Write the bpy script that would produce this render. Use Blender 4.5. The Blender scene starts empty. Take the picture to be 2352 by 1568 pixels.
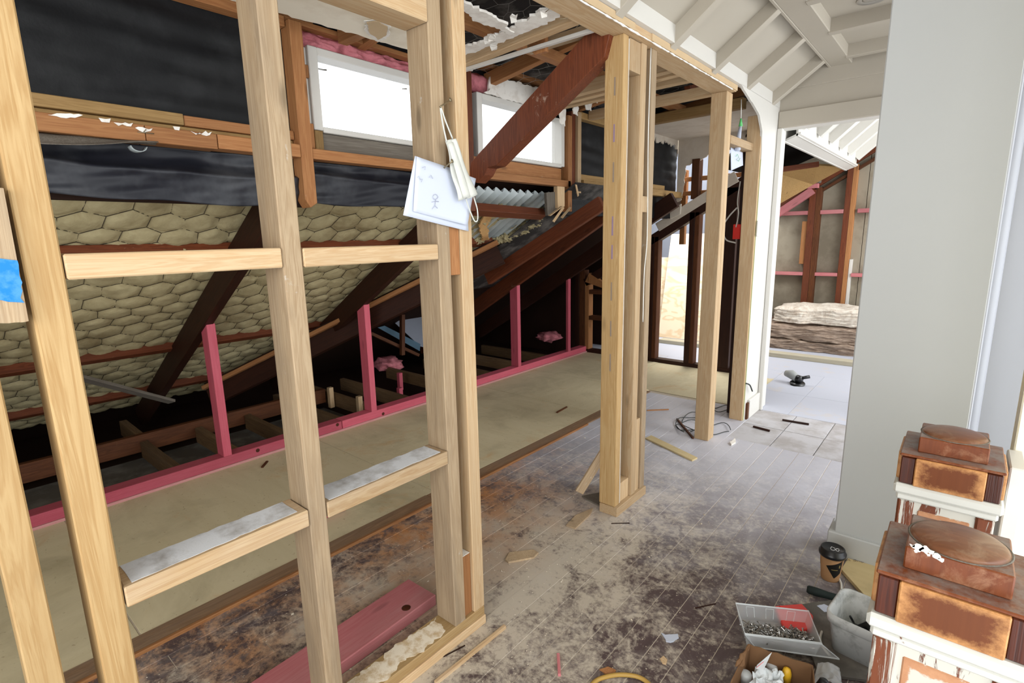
import bpy, bmesh, math, random
from mathutils import Vector, Matrix, noise
random.seed(7)
S = bpy.context.scene
COL = S.collection
# ------------------------------------------------------------------ camera
CAM = Vector((0, 0, 1.30)); FPX = 1207.93
_a, _b, _c = -0.709886311, -0.195038559, 0.0201251946
_f = Vector((math.sin(_a)*math.cos(_b), math.cos(_a)*math.cos(_b), math.sin(_b)))
_r = Vector((math.cos(_a), -math.sin(_a), 0)); _d = _f.cross(_r)
_R = math.cos(_c)*_r + math.sin(_c)*_d; _D = math.cos(_c)*_d - math.sin(_c)*_r
cd = bpy.data.cameras.new('camera'); cam = bpy.data.objects.new('camera', cd); COL.objects.link(cam)
m = Matrix.Identity(4)
for i in range(3):
    m[i][0] = _R[i]; m[i][1] = -_D[i]; m[i][2] = -_f[i]; m[i][3] = CAM[i]
cam.matrix_world = m
cd.sensor_width = 36; cd.lens = FPX/2352*36; cd.clip_start = 0.02
S.camera = cam
# ------------------------------------------------------------------ light
w = bpy.data.worlds.new('daylight'); S.world = w; w.use_nodes = True
bg = w.node_tree.nodes['Background']; bg.inputs[0].default_value = (0.93, 0.97, 1.0, 1); bg.inputs[1].default_value = 2.3
S.view_settings.view_transform = 'Standard'; S.view_settings.look = 'None'
S.view_settings.exposure = 0.35; S.view_settings.gamma = 1; S.view_settings.use_curve_mapping = False
def area(name, loc, target, sx, sy, power, col=(1, 1, 1)):
    l = bpy.data.lights.new(name, 'AREA'); l.shape = 'RECTANGLE'; l.size = sx; l.size_y = sy; l.energy = power; l.color = col
    o = bpy.data.objects.new(name, l); COL.objects.link(o)
    o.location = loc; o.rotation_euler = (Vector(target)-Vector(loc)).to_track_quat('-Z', 'Y').to_euler()
    return o
area('stair_window_light', (2.2, 0.3, 1.9), (-1.4, 0.9, 0.9), 1.6, 1.5, 20, (1.0, 0.985, 0.96))
area('landing_fill_light', (0.2, -2.0, 1.7), (-1.6, 1.2, 0.8), 1.8, 1.5, 40, (1.0, 0.98, 0.95))  # unseen fill added behind the camera; no window is built there
area('hall_window_light', (1.3, 3.3, 1.8), (-.7, 2.9, 0.0), 0.9, 1.2, 24, (0.95, 0.97, 1.0))
area('far_room_window_light', (0.9, 5.6, 2.3), (-2.4, 6.0, 0.2), 1.3, 1.2, 42, (0.97, 0.98, 1.0))
area('far_left_fill_light', (-2.15, 5.55, 2.6), (-2.4, 6.5, 0.8), 0.6, 0.8, 60, (1.0, 0.99, 0.97))  # unseen lamp added above to brighten the leaning plywood
# ------------------------------------------------------------------ helpers
WM = {}
def px_ray(x, y):
    return ((x-1176)/FPX*_R + (y-784)/FPX*_D + _f)
def at_x(x, y, X): d = px_ray(x, y); return CAM + d*((X-CAM.x)/d.x)
def at_y(x, y, Y): d = px_ray(x, y); return CAM + d*((Y-CAM.y)/d.y)
def at_z(x, y, Z): d = px_ray(x, y); return CAM + d*((Z-CAM.z)/d.z)
def V(*a): return Vector(a)
def link(name, me, mat, parent, world):
    o = bpy.data.objects.new(name, me); COL.objects.link(o)
    if mat is not None:
        me.materials.append(mat)
    if parent is not None:
        o.parent = parent; o.matrix_basis = WM[parent].inverted() @ world
    else:
        o.matrix_basis = world
    WM[o] = world.copy()
    return o
def thing(name, label, cat, loc, group=None):
    o = bpy.data.objects.new(name, None); COL.objects.link(o); o.empty_display_size = .05
    o.location = loc; WM[o] = Matrix.Translation(Vector(loc))
    o['label'] = label; o['category'] = cat
    if group: o['group'] = group
    return o
def struct(name, loc=(0, 0, 0), label=None, cat=None):
    o = bpy.data.objects.new(name, None); COL.objects.link(o); o.empty_display_size = .05
    o.location = loc; WM[o] = Matrix.Translation(Vector(loc)); o['kind'] = 'structure'
    if label: o['label'] = label
    if cat: o['category'] = cat
    return o
def tag(o, label, cat=None, group=None, kind=None):
    if label: o['label'] = label
    if cat: o['category'] = cat
    if group: o['group'] = group
    if kind: o['kind'] = kind
    return o
def mesh_from_bm(name, bm, smooth=False):
    me = bpy.data.meshes.new(name); bmesh.ops.recalc_face_normals(bm, faces=bm.faces[:]); bm.to_mesh(me); bm.free()
    if smooth:
        for p in me.polygons: p.use_smooth = True
    return me
def bar(name, mat, parent, p0, p1, w, h, side=(1, 0, 0), bev=.0015, cut0=None, cut1=None):
    """timber from p0 to p1, w along side, h across; local Z is the grain"""
    p0 = Vector(p0); p1 = Vector(p1); z = (p1-p0); L = z.length; z.normalize()
    x = Vector(side); x = (x - z*x.dot(z)).normalized(); y = z.cross(x)
    mw = Matrix((( x.x, y.x, z.x, p0.x), (x.y, y.y, z.y, p0.y), (x.z, y.z, z.z, p0.z), (0, 0, 0, 1)))
    bm = bmesh.new(); bmesh.ops.create_cube(bm, size=1)
    for v in bm.verts:
        v.co = Vector((v.co.x*w, v.co.y*h, (v.co.z+.5)*L))
    for cut, end in ((cut0, 0), (cut1, 1)):     # cut: world plane normal for a sloping end
        if cut:
            n = mw.to_3x3().inverted() @ Vector(cut)
            for v in bm.verts:
                if (v.co.z > L/2) == bool(end):
                    z0 = L if end else 0
                    v.co.z = z0 - (n.x*v.co.x+n.y*v.co.y)/n.z
    b = min(bev, w*.3, h*.3)
    if b > 0: bmesh.ops.bevel(bm, geom=bm.edges[:], offset=b, segments=1, affect='EDGES')
    return link(name, mesh_from_bm(name, bm), mat, parent, mw)
def box(name, mat, parent, x0, x1, y0, y1, z0, z1, bev=.0015):
    x0, x1 = sorted((x0, x1)); y0, y1 = sorted((y0, y1)); z0, z1 = sorted((z0, z1))
    dx, dy, dz = x1-x0, y1-y0, z1-z0; cx, cy, cz = (x0+x1)/2, (y0+y1)/2, (z0+z1)/2
    if dz >= dx and dz >= dy: return bar(name, mat, parent, (cx, cy, z0), (cx, cy, z1), dx, dy, (1, 0, 0), bev)
    if dy >= dx: return bar(name, mat, parent, (cx, y0, cz), (cx, y1, cz), dx, dz, (1, 0, 0), bev)
    return bar(name, mat, parent, (x0, cy, cz), (x1, cy, cz), dy, dz, (0, 1, 0), bev)
def mk(name, mat, parent, verts, faces, smooth=False, origin=None):
    vs = [Vector(v) for v in verts]
    if origin is None:
        origin = Vector((sum(v.x for v in vs)/len(vs), sum(v.y for v in vs)/len(vs), min(v.z for v in vs)))
    me = bpy.data.meshes.new(name); me.from_pydata([tuple(v-Vector(origin)) for v in vs], [], faces); me.update()
    if smooth:
        for p in me.polygons: p.use_smooth = True
    return link(name, me, mat, parent, Matrix.Translation(Vector(origin)))
def tube(name, mat, parent, pts, r, n=7, closed=False, smooth=True):
    pts = [Vector(p) for p in pts]; V_ = []; F_ = []
    N = len(pts); up = Vector((.13, .21, .97)).normalized()
    for i, p in enumerate(pts):
        t = (pts[(i+1) % N] if (closed or i < N-1) else p) - (pts[i-1] if (closed or i > 0) else p)
        if t.length < 1e-9: t = Vector((0, 0, 1))
        t.normalize(); a = t.cross(up)
        if a.length < 1e-3: a = t.cross(Vector((1, 0, 0)))
        a.normalize(); b = t.cross(a)
        rr = r[i] if isinstance(r, (list, tuple)) else r
        for k in range(n):
            an = 2*math.pi*k/n; V_.append(p + a*math.cos(an)*rr + b*math.sin(an)*rr)
    M = N if closed else N-1
    for i in range(M):
        for k in range(n):
            F_.append((i*n+k, i*n+(k+1) % n, ((i+1) % N)*n+(k+1) % n, ((i+1) % N)*n+k))
    if not closed:
        F_.append(tuple(range(n))[::-1]); F_.append(tuple(range((N-1)*n, N*n)))
    return mk(name, mat, parent, V_, F_, smooth)
def curve_pts(ctrl, n=8):
    P = [Vector(p) for p in ctrl]; P = [2*P[0]-P[1]] + P + [2*P[-1]-P[-2]]; out = []
    for i in range(1, len(P)-2):
        for k in range(n):
            t = k/n; a, b, c, d = P[i-1], P[i], P[i+1], P[i+2]
            out.append(.5*((2*b)+(c-a)*t+(2*a-5*b+4*c-d)*t*t+(3*b-a-3*c+d)*t**3))
    out.append(P[-2]); return out
def lathe(name, mat, parent, prof, base, n=32, smooth=True, axis=None):
    vs = []; fs = []
    for r, z in prof:
        for k in range(n):
            a = 2*math.pi*k/n; vs.append(Vector((r*math.cos(a), r*math.sin(a), z)))
    for i in range(len(prof)-1):
        for k in range(n):
            fs.append((i*n+k, i*n+(k+1) % n, (i+1)*n+(k+1) % n, (i+1)*n+k))
    if prof[0][0] > 0: fs.append(tuple(range(n))[::-1])
    if prof[-1][0] > 0: fs.append(tuple(range((len(prof)-1)*n, len(prof)*n)))
    me = bpy.data.meshes.new(name); me.from_pydata([tuple(v) for v in vs], [], fs); me.update()
    if smooth:
        for p in me.polygons: p.use_smooth = len(p.vertices) == 4
    mw = Matrix.Translation(Vector(base))
    if axis is not None: mw = mw @ Vector(axis).to_track_quat('Z', 'Y').to_matrix().to_4x4()
    return link(name, me, mat, parent, mw)
def ragged(name, mat, parent, poly, thick, jitter=.006, step=.02, seed=0, normal=None, keep=()):
    """flat sheet with a torn outline: poly is a list of world points in one plane; edges in keep stay straight"""
    P = [Vector(p) for p in poly]
    n = normal or (P[1]-P[0]).cross(P[2]-P[0]); n = Vector(n).normalized()
    out = []
    for i, p in enumerate(P):
        q = P[(i+1) % len(P)]; L = (q-p).length; k = max(1, int(L/step)) if i not in keep else 1
        t = (q-p).normalized(); s = n.cross(t)
        for j in range(k):
            b = p+(q-p)*(j/k)
            if i not in keep and j > 0:
                b = b + s*(noise.noise(b*38+Vector((seed, 0, 0)))+.6*noise.noise(b*110+Vector((seed, 3, 0))))*jitter*2 + t*random.uniform(-.3, .3)*step
            out.append(b)
    bm = bmesh.new(); vs = [bm.verts.new(v) for v in out]; f = bm.faces.new(vs)
    r = bmesh.ops.extrude_face_region(bm, geom=[f])
    bmesh.ops.translate(bm, verts=[g for g in r['geom'] if isinstance(g, bmesh.types.BMVert)], vec=n*thick)
    bmesh.ops.triangulate(bm, faces=[f for f in bm.faces if len(f.verts) > 4])
    o = Vector((sum(v.x for v in out)/len(out), sum(v.y for v in out)/len(out), min(v.z for v in out)))
    bmesh.ops.translate(bm, verts=bm.verts[:], vec=-o)
    return link(name, mesh_from_bm(name, bm), mat, parent, Matrix.Translation(o))
def prism(name, mat, parent, poly, vec, bev=0):
    """flat polygon pushed along vec"""
    bm = bmesh.new(); P = [Vector(p) for p in poly]; o = sum(P, Vector())/len(P)
    f = bm.faces.new([bm.verts.new(p-o) for p in P])
    r = bmesh.ops.extrude_face_region(bm, geom=[f])
    bmesh.ops.translate(bm, verts=[g for g in r['geom'] if isinstance(g, bmesh.types.BMVert)], vec=Vector(vec))
    if bev: bmesh.ops.bevel(bm, geom=bm.edges[:], offset=bev, segments=1, affect='EDGES')
    return link(name, mesh_from_bm(name, bm), mat, parent, Matrix.Translation(o))
def grid(name, mat, parent, fn, nu, nv, smooth=True, keepf=None, thick=None):
    vs = []; fs = []
    for j in range(nv+1):
        for i in range(nu+1):
            vs.append(Vector(fn(i/nu, j/nv)))
    for j in range(nv):
        for i in range(nu):
            if keepf and not keepf((i+.5)/nu, (j+.5)/nv): continue
            a = j*(nu+1)+i; fs.append((a, a+1, a+nu+2, a+nu+1))
    used = sorted({k for f in fs for k in f}); mp = {k: i for i, k in enumerate(used)}
    o = mk(name, mat, parent, [vs[k] for k in used], [tuple(mp[k] for k in f) for f in fs], smooth)
    if thick:
        md = o.modifiers.new('thickness', 'SOLIDIFY'); md.thickness = thick; md.offset = 0
    return o
def blob(name, mat, parent, c, rx, ry, rz, amp=.25, freq=8, sub=3, seed=0, flat=None):
    bm = bmesh.new(); bmesh.ops.create_icosphere(bm, subdivisions=sub, radius=1)
    for v in bm.verts:
        d = 1+amp*noise.fractal(v.co*freq*.35+Vector((seed*3.1, 0, 0)), 1.0, 2.0, 4)
        v.co = Vector((v.co.x*rx*d, v.co.y*ry*d, v.co.z*rz*d))
        if flat is not None and v.co.z < flat: v.co.z = flat
    return link(name, mesh_from_bm(name, bm, True), mat, parent, Matrix.Translation(Vector(c)))
# ------------------------------------------------------------------ materials
def lin(c): return tuple(((x/255)/12.92 if x/255 <= .04045 else ((x/255+.055)/1.055)**2.4) for x in c) + (1,)
class NT:
    def __init__(s, name):
        s.m = bpy.data.materials.new(name); s.m.use_nodes = True; s.t = s.m.node_tree
        s.b = s.t.nodes['Principled BSDF']; s.out = s.t.nodes['Material Output']
    def n(s, typ, **kw):
        nd = s.t.nodes.new(typ)
        for k, v in kw.items(): setattr(nd, k, v)
        return nd
    def l(s, a, b): s.t.links.new(a, b)
    def coord(s, scale=(1, 1, 1), world=False, rnd=True):
        mp = s.n('ShaderNodeMapping'); mp.inputs['Scale'].default_value = scale
        if world:
            g = s.n('ShaderNodeNewGeometry'); s.l(g.outputs['Position'], mp.inputs[0])
        else:
            tc = s.n('ShaderNodeTexCoord'); src = tc.outputs['Object']
            if rnd:
                oi = s.n('ShaderNodeObjectInfo'); ml = s.n('ShaderNodeMath', operation='MULTIPLY'); ml.inputs[1].default_value = 37.0
                s.l(oi.outputs['Random'], ml.inputs[0]); ad = s.n('ShaderNodeVectorMath', operation='ADD')
                s.l(src, ad.inputs[0]); s.l(ml.outputs[0], ad.inputs[1]); src = ad.outputs[0]
            s.l(src, mp.inputs[0])
        return mp.outputs[0]
    def noise(s, co, scale, detail=4, rough=.6, dist=0):
        nd = s.n('ShaderNodeTexNoise'); nd.inputs['Scale'].default_value = scale; nd.inputs['Detail'].default_value = detail
        nd.inputs['Roughness'].default_value = rough; nd.inputs['Distortion'].default_value = dist
        s.l(co, nd.inputs['Vector']); return nd.outputs['Fac']
    def ramp(s, fac, stops, interp='LINEAR'):
        r = s.n('ShaderNodeValToRGB'); r.color_ramp.interpolation = interp
        while len(r.color_ramp.elements) < len(stops): r.color_ramp.elements.new(.5)
        for e, (p, c) in zip(r.color_ramp.elements, stops):
            e.position = p; e.color = c if len(c) == 4 else c+(1,)
        s.l(fac, r.inputs[0]); return r.outputs[0]
    def mix(s, fac, a, b, mode='MIX'):
        nd = s.n('ShaderNodeMix', data_type='RGBA', blend_type=mode)
        for sock, v in ((nd.inputs[0], fac), (nd.inputs[6], a), (nd.inputs[7], b)):
            if isinstance(v, (int, float)): sock.default_value = v
            elif isinstance(v, tuple): sock.default_value = v
            else: s.l(v, sock)
        return nd.outputs[2]
    def math(s, op, a, b=None, clamp=False):
        nd = s.n('ShaderNodeMath', operation=op, use_clamp=clamp)
        for i, v in enumerate((a, b)):
            if v is None: continue
            if isinstance(v, (int, float)): nd.inputs[i].default_value = v
            else: s.l(v, nd.inputs[i])
        return nd.outputs[0]
    def bump(s, h, strength=.2, dist=.002):
        b = s.n('ShaderNodeBump'); b.inputs['Strength'].default_value = strength; b.inputs['Distance'].default_value = dist
        s.l(h, b.inputs['Height']); s.l(b.outputs[0], s.b.inputs['Normal'])
    def fin(s, col, rough=.6, spec=.3, metal=0):
        if isinstance(col, tuple): s.b.inputs['Base Color'].default_value = col
        else: s.l(col, s.b.inputs['Base Color'])
        s.b.inputs['Roughness'].default_value = rough; s.b.inputs['Specular IOR Level'].default_value = spec; s.b.inputs['Metallic'].default_value = metal
        return s.m
BLK = (0, 0, 0, 1); WHT = (1, 1, 1, 1)
def wood(name, light, dark, grain=1.0, blotch=None, blotch_amt=.0, dust=None, dust_amt=0.0, knots=.5, rough=.65, var=.12, spec=.25):
    s = NT(name)
    co = s.coord((11*grain, 11*grain, .55*grain)); g = s.noise(co, 2.2, 5, .6, 1.6)
    rings = s.n('ShaderNodeMath', operation='SINE'); s.l(s.math('MULTIPLY', g, 46.0), rings.inputs[0])
    rg = s.math('MULTIPLY_ADD', rings.outputs[0], .5); s.t.nodes[-1].inputs[2].default_value = .5
    fine = s.noise(s.coord((260, 260, 5)), 1.0, 3, .6)
    f = s.math('ADD', s.math('MULTIPLY', rg, .30), s.math('MULTIPLY', fine, .70))
    col = s.mix(s.ramp(f, [(.18, BLK), (.82, WHT)]), lin(dark), lin(light))
    if blotch_amt:
        bn = s.noise(s.coord((7, 7, 1.6)), 1.0, 5, .65, .6)
        col = s.mix(s.math('MULTIPLY', s.ramp(bn, [(.42, BLK), (.68, WHT)]), blotch_amt), col, lin(blotch))
    if knots:
        vo = s.n('ShaderNodeTexVoronoi'); vo.inputs['Scale'].default_value = 1.0; s.l(s.coord((9, 9, 2.6)), vo.inputs['Vector'])
        kn = s.ramp(vo.outputs['Distance'], [(.05, WHT), (.12, BLK)])
        col = s.mix(s.math('MULTIPLY', kn, knots), col, lin(tuple(c*.45 for c in dark)))
    if dust_amt:
        dn = s.noise(s.coord((14, 14, 9)), 1.0, 8, .72, .4)
        lo = .72-.36*dust_amt
        col = s.mix(s.ramp(dn, [(lo, BLK), (lo+.08, WHT)]), col, lin(dust))
    oi = s.n('ShaderNodeObjectInfo'); hv = s.n('ShaderNodeHueSaturation')
    s.l(s.math('MULTIPLY_ADD', oi.outputs['Random'], var*2), hv.inputs['Value']); s.t.nodes[-1]
    for nd in s.t.nodes:
        if nd.type == 'MATH' and nd.operation == 'MULTIPLY_ADD' and nd.inputs[1].default_value == var*2: nd.inputs[2].default_value = 1-var
    s.l(col, hv.inputs['Color'])
    s.bump(f, .25, .0015)
    return s.fin(hv.outputs[0], rough, spec)
def plain(name, c, rough=.6, spec=.3, metal=0, var=.06, scale=6, c2=None, amt=.5, bump=.05, world=False, thr=(.45, .62), detail=5):
    s = NT(name); co = s.coord((1, 1, 1), world)
    n1 = s.noise(co, scale, detail, .62)
    if c2:
        f = s.math('MULTIPLY', s.ramp(n1, [(thr[0], BLK), (thr[1], WHT)]), amt); col = s.mix(f, lin(c), lin(c2))
    else:
        d = tuple(max(0, x*(1-var)) for x in c); e = tuple(min(255, x*(1+var)) for x in c)
        col = s.mix(n1, lin(d), lin(e))
    if bump: s.bump(s.noise(co, scale*14, 3), bump, .002)
    return s.fin(col, rough, spec, metal)
M = {}
M['pine'] = wood('pine', (236, 208, 168), (212, 172, 124), 1.0, (196, 168, 132), .35, (240, 234, 222), .12, .45)
M['pine_grey'] = wood('weathered_pine', (222, 196, 160), (190, 160, 124), 1.0, (150, 132, 112), .55, (238, 234, 226), .2, .5)
M['pine_yellow'] = wood('yellow_pine', (226, 192, 138), (196, 154, 98), .9, (192, 156, 106), .35, (240, 234, 222), .1, .4)
M['pine_dusty'] = wood('plaster_dusted_pine', (226, 196, 152), (194, 154, 108), 1.0, (232, 214, 190), .4, (238, 232, 222), .16, .2)
M['pine_orange'] = wood('orange_pine', (212, 152, 98), (176, 114, 68), 1.0, (170, 120, 78), .3, (235, 228, 215), .14, .5)
M['pine_tan'] = wood('olive_pine', (204, 166, 108), (164, 126, 76), 1.0, (160, 130, 84), .3, (235, 230, 220), .16, .4)
M['rimu'] = wood('red_brown_rimu', (146, 78, 46), (100, 48, 26), 1.0, (112, 70, 52), .4, (196, 166, 146), .2, .35, .55)
M['dark_rimu'] = wood('dark_stained_rafter', (70, 36, 20), (40, 18, 10), 1.0, (54, 30, 20), .4, (100, 70, 55), .05, .3, .55)
M['brown_stud'] = wood('brown_old_stud', (124, 74, 40), (84, 46, 24), 1.0, (70, 40, 24), .4, (190, 160, 130), .06, .4)
M['pink'] = wood('pink_primed_timber', (224, 108, 126), (208, 88, 106), 1.0, (228, 128, 140), .3, (226, 170, 168), .08, .35, .6)
M['pink_pale'] = wood('pale_pink_timber', (236, 176, 172), (222, 150, 150), 1.0, (226, 170, 168), .3, (236, 210, 204), .1, 0, .6)
M['plank_cream'] = wood('cream_plank', (238, 230, 206), (222, 208, 176), 1.0, (226, 214, 190), .3, (240, 236, 224), .1, .1)
M['joist'] = wood('dusty_joist', (156, 124, 88), (112, 84, 56), 1.0, (110, 94, 76), .5, (170, 150, 126), .1, .3)
M['greyboard'] = wood('grey_painted_board', (150, 142, 130), (116, 106, 94), 1.0, (100, 88, 76), .4, (190, 186, 178), .12, .2)
M['oak_floor_strip'] = wood('worn_threshold_timber', (182, 146, 112), (140, 108, 80), 1.0, (146, 130, 116), .5, (190, 160, 120), .2, .2)
M['white'] = plain('dimmed_white_paint', (168, 160, 146), .55, .3, 0, .02, 3, bump=.02)  # white dimmed in the colour for a ceiling that little light reaches
M['white_bright'] = plain('gloss_and_lit_white_paint', (206, 203, 196), .4, .4, 0, .02, 3, bump=.02)  # gloss white, also the lit copy of the hall wall white
M['wall_grey'] = plain('grey_white_plaster', (188, 190, 190), .7, .2, 0, .015, 2, bump=.02)
M['wall_blue'] = plain('cool_white_gloss', (184, 187, 197), .35, .4, 0, .015, 2, bump=.02)
M['wall_yellow'] = plain('pale_yellow_patched_wall', (238, 226, 186), .6, .25, 0, .02, 5, (236, 236, 232), .8, .05)
M['plaster_white'] = plain('broken_plaster', (232, 228, 220), .9, .1, 0, .04, 20, (200, 190, 178), .5, .5)
M['plaster_paper'] = plain('plasterboard_paper', (190, 166, 132), .8, .15, 0, .05, 10)
M['cornice'] = plain('cream_cornice_plaster', (232, 224, 206), .75, .15, 0, .03, 5, (206, 192, 168), .5)
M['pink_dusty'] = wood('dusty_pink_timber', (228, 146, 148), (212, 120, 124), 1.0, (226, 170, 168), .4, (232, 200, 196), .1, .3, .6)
M['nog_dust'] = plain('smeared_plaster_dust', (206, 209, 214), .95, .05, 0, .05, 14, (138, 132, 126), .75, .3, thr=(.46, .7), detail=8)
M['soft_dust'] = plain('pale_site_dust', (222, 210, 190), .95, .05, 0, .08, 30, (184, 156, 116), .8, .2)
M['gib_grey'] = plain('grey_plasterboard', (196, 186, 172), .8, .15, 0, .03, 8, (176, 160, 142), .4)
M['gib_edge'] = plain('green_plasterboard_edge', (182, 184, 140), .8, .15)
M['fibre'] = plain('grey_fibre_cement', (150, 141, 124), .85, .1, 0, .05, 3, (122, 112, 96), .7, .1)
M['paper_black'] = plain('black_building_paper', (15, 16, 18), .55, .25, 0, .2, 7, (44, 45, 46), .5, .3, thr=(.5, .75))
M['paper_loose'] = plain('loose_black_paper', (26, 28, 36), .5, .4, 0, .2, 3, (84, 86, 90), .7, .06, thr=(.48, .7))
M['paper_dusty'] = plain('dusty_roof_paper', (44, 42, 42), .7, .2, 0, .2, 5, (112, 108, 104), .7, .3, thr=(.5, .66))
M['wool_yellow'] = None
M['wool_pink'] = plain('pink_glass_wool', (206, 128, 136), .95, .05, 0, .1, 14, (150, 84, 90), .7, .9)
M['foam_tan'] = plain('tan_expanding_foam', (206, 164, 112), .9, .05, 0, .1, 12, (170, 124, 80), .6, .5)
M['wire'] = plain('galvanised_wire', (96, 92, 84), .6, .3, .3, .1)
M['wire_dark'] = plain('dull_netting_wire', (62, 54, 44), .7, .2, 0, .1)
M['wire_pale'] = plain('pale_wire', (150, 148, 144), .5, .3, .4, .1)
M['steel'] = plain('bright_steel', (170, 168, 164), .28, .5, 1, .1, 40)
M['nail'] = plain('zinc_nail', (140, 128, 104), .4, .5, .8, .1, 40)
M['iron_roof'] = plain('grey_corrugated_iron', (176, 184, 184), .5, .4, .1, .05, 5, (140, 148, 150), .5)
M['slot'] = plain('dark_gap', (16, 13, 12), .9, .05, 0, .05)
M['soffit'] = plain('dusty_ceiling_lining', (92, 88, 82), .9, .1, 0, .1, 5, (130, 126, 120), .6, .2)
M['dark_boards'] = plain('dark_roof_boarding', (40, 26, 20), .8, .1, 0, .2, 3)
M['cloth'] = plain('white_mask_fabric', (192, 193, 186), .8, .15, 0, .03, 60, bump=.1)
M['paper'] = plain('white_note_paper', (188, 194, 208), .7, .2, 0, .01, 4, bump=0)
M['pencil'] = plain('pencil_line', (162, 166, 182), .8, .1, 0, .02, bump=0)
M['ink'] = plain('purple_crayon', (142, 120, 140), .8, .1, 0, .1, 30, bump=0)
M['ink_dark'] = plain('dark_crayon', (140, 124, 108), .8, .1, 0, .1, 30, bump=0)
M['blue'] = plain('blue_spray_paint', (30, 116, 190), .7, .2, 0, .1, 60, (90, 150, 196), .5)
M['cup'] = plain('kraft_card_cup', (158, 120, 84), .7, .2, 0, .06, 30)
M['black_plastic'] = plain('black_plastic', (20, 20, 22), .35, .5, 0, .1)
M['black_print'] = plain('black_print', (18, 15, 13), .6, .3, 0, .05, bump=0)
M['ink_white'] = plain('white_ink', (228, 228, 228), .6, .2, 0, .02, bump=0)
M['gold_print'] = plain('gold_print', (150, 130, 80), .5, .4, 0, .05, bump=0)
M['rubber'] = plain('dark_green_rubber', (28, 38, 36), .7, .3, 0, .2, 20)
M['red'] = plain('red_plastic', (222, 52, 44), .35, .5, 0, .05)
M['grey_board'] = plain('dirty_grey_board', (96, 92, 86), .7, .2, 0, .1, 8, (136, 130, 122), .6)
M['bucket'] = plain('dirty_white_bucket', (200, 202, 200), .45, .4, 0, .02, 16, (98, 100, 94), .7, .05, thr=(.5, .68), detail=9)
M['card'] = plain('brown_cardboard', (118, 88, 62), .85, .1, 0, .06, 10)
M['yellow_cable'] = plain('yellow_cable', (168, 134, 66), .5, .4, 0, .05)
M['grey_cable'] = plain('grey_cable', (128, 128, 124), .5, .3, 0, .05)
M['dark_cable'] = plain('dark_cable', (58, 62, 60), .5, .3, 0, .05)
M['white_cable'] = plain('white_cable', (210, 208, 200), .5, .3, 0, .03)
M['green'] = plain('green_connector', (96, 190, 110), .5, .3, 0, .03)
M['yellow_plastic'] = plain('yellow_plastic', (214, 168, 42), .4, .4, 0, .05)
M['grinder_grey'] = plain('grinder_grey', (150, 152, 150), .5, .4, 0, .1)
M['bluepaper'] = plain('blue_building_paper', (70, 96, 112), .6, .3, 0, .1, 6)
M['greyblue'] = plain('grey_blue_lining', (124, 128, 138), .8, .1, 0, .06, 3)
M['downlight'] = plain('downlight_metal', (170, 166, 158), .35, .5, .5, .1)
def mat_wool():
    s = NT('olive_glass_wool'); co = s.coord((1, 1, 1), True)
    n1 = s.noise(co, 9, 8, .7, .5); n2 = s.noise(co, 60, 4, .7)
    col = s.mix(n1, lin((136, 122, 86)), lin((198, 187, 150)))
    col = s.mix(s.ramp(s.noise(co, 3.2, 5, .6), [(.52, BLK), (.74, WHT)]), col, lin((116, 100, 70)))
    s.bump(s.math('ADD', n1, s.math('MULTIPLY', n2, .5)), .6, .006)
    return s.fin(col, .95, .05)
M['wool_yellow'] = mat_wool()
def mat_batt():
    s = NT('brown_white_batt'); co = s.coord((14, 14, 130), False)
    n1 = s.noise(co, 1.0, 6, .7, .5); n2 = s.noise(s.coord((1, 1, 1)), 34, 6, .7)
    col = s.mix(s.ramp(n1, [(.3, BLK), (.7, WHT)]), lin((108, 86, 70)), lin((196, 176, 158)))
    s.bump(s.math('ADD', n1, n2), .8, .01)
    return s.fin(col, .95, .05)
M['batt'] = mat_batt()
def mat_batt_pale():
    s = NT('cream_batt_top'); co = s.coord((1, 1, 1))
    n1 = s.noise(co, 16, 8, .72, .8)
    col = s.mix(s.ramp(n1, [(.3, BLK), (.62, WHT)]), lin((190, 170, 150)), lin((240, 232, 218)))
    s.bump(n1, .9, .012)
    return s.fin(col, .95, .05)
M['batt_pale'] = mat_batt_pale()
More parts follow.
